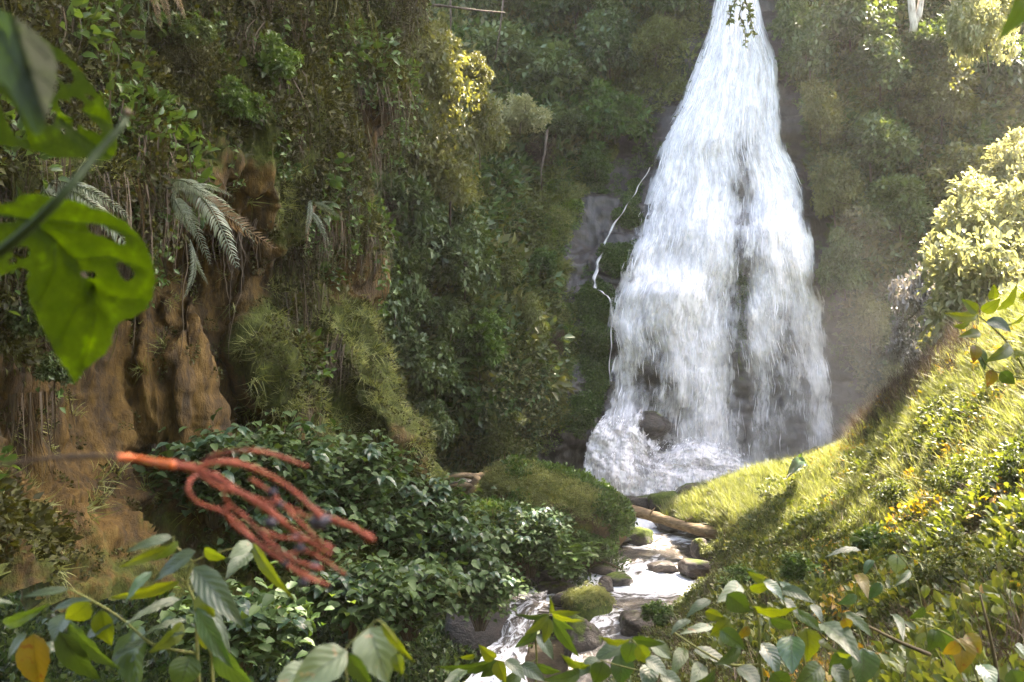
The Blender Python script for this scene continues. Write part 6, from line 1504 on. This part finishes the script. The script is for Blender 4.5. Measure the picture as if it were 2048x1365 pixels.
lk, lc = np.unique(key(lt_), axis=0, return_counts=True); lit_set = set(map(tuple, lk))
skk = np.unique(key(sh), axis=0)
cells = []
for c in map(tuple, skk):
    if c in lit_set or sum((c[0] + a, c[1] + b) in lit_set for a in (-1, 0, 1) for b in (-1, 0, 1)) >= 3: continue
    cells.append(c)
cells = np.array(cells, float)
cp = (cells[:, :1] + .5) * CELL * e1 + (cells[:, 1:] + .5) * CELL * e2
H = 30 + 3 * fbm(np.concatenate([cells * .08, cells[:, :1] * 0], 1), 321, 2)
cp = cp + Sv * ((H - cp[:, 2]) / Sv[2])[:, None]
cp2 = cp + Sv * 1.6 + rng.normal(0, .1, cp.shape)
rimp = [proto('shade_clump', herb(50, .26, .26, wid=.42, simple=True, flat=.5), M['leaf_dark']) for _ in range(3)]
allp = np.concatenate([cp, cp2])
cover('shade_canopy', 'unseen leaf canopy added above the gorge to block the sun', rimp, allp, np.tile(Sv, (len(allp), 1)), np.full(len(allp), 1.0), up=0, jitter=.15)
# unseen boughs added above the left side to darken the cliff
xx = rng.uniform(-19, -2.0, 5200); yy = rng.uniform(-3, 18, 5200); zz_ = 12.5 + .1 * yy + 1.6 * fbm(np.stack([xx, yy, yy * 0], -1) * .3, 331, 3)
k_ = (fbm(np.stack([xx, yy, yy * 0 + 9], -1) * .45, 333, 3) > -.35) & (zz_ > .56 * yy + 1.5)
lc_ = np.stack([xx, yy, zz_], -1)[k_]
cover('shade_canopy', 'unseen boughs added overhead to darken the left side', rimp, lc_, np.tile([0, 0, 1.0], (len(lc_), 1)), 1.3 + .5 * rng.random(len(lc_)), up=0, jitter=.3)
for i in range(5):
    c = cp[rng.integers(0, len(cp))]; k_ = max(c[0], .62 * c[1] + 4); mb = MB(); mb.tube([[0, 0, 0], [.2, .1, 12], [.1, .3, 24]], [.4, .32, .2], 8)
print('canopy cells', len(cells), 'lit', len(lit_set))

# ------------------------------------------------------------------ air
def volume_mat(name, dens, col, g):
    m, nt, out, N, Lk = mat_new(name)
    v = N('ShaderNodeVolumePrincipled'); v.inputs['Density'].default_value = dens; v.inputs['Color'].default_value = (*col, 1); v.inputs['Anisotropy'].default_value = g
    Lk(v.outputs[0], out.inputs['Volume']); return m
import bmesh
bm = bmesh.new(); bmesh.ops.create_cube(bm, size=1); me = bpy.data.meshes.new('haze'); bm.to_mesh(me); bm.free()
hz = link('haze', me, volume_mat('air', HAZE_DENSITY, (1, .97, .93), .55), None, kind='stuff', label='thin bright haze hanging in the gorge')
hz.location = (5, 24, 14); hz.scale = (130, 100, 46)
v, f = ICOS[4]
for (px, py, d, sx, sy, sz, den) in [(1700, 830, 31.5, 4.8, 2.2, 4.2, .014), (1690, 880, 31.2, 2.4, 1.6, 1.9, .03), (1740, 800, 30.4, 2.6, 1.8, 2.8, .012), (1800, 740, 29.6, 3.4, 1.8, 3.2, .007), (1660, 760, 31.6, 1.8, 1.5, 3.4, .014), (1720, 640, 31.2, 3.0, 1.8, 3.6, .008), (1560, 910, 31.8, 4.2, 1.6, 1.5, .03), (1330, 960, 31.2, 3.2, 1.2, 1.0, .04)]:
    me = mk_mesh('mist', v * (1 + .35 * fbm(v * 1.6, int(px), 4))[:, None], f)
    o = link('mist', me, volume_mat('spray_mist', den, (1, .97, .93), .45), None, kind='stuff', label='white spray drifting at the foot of the fall')
    o.location = P(px, py, d); o.scale = (sx, sy, sz)
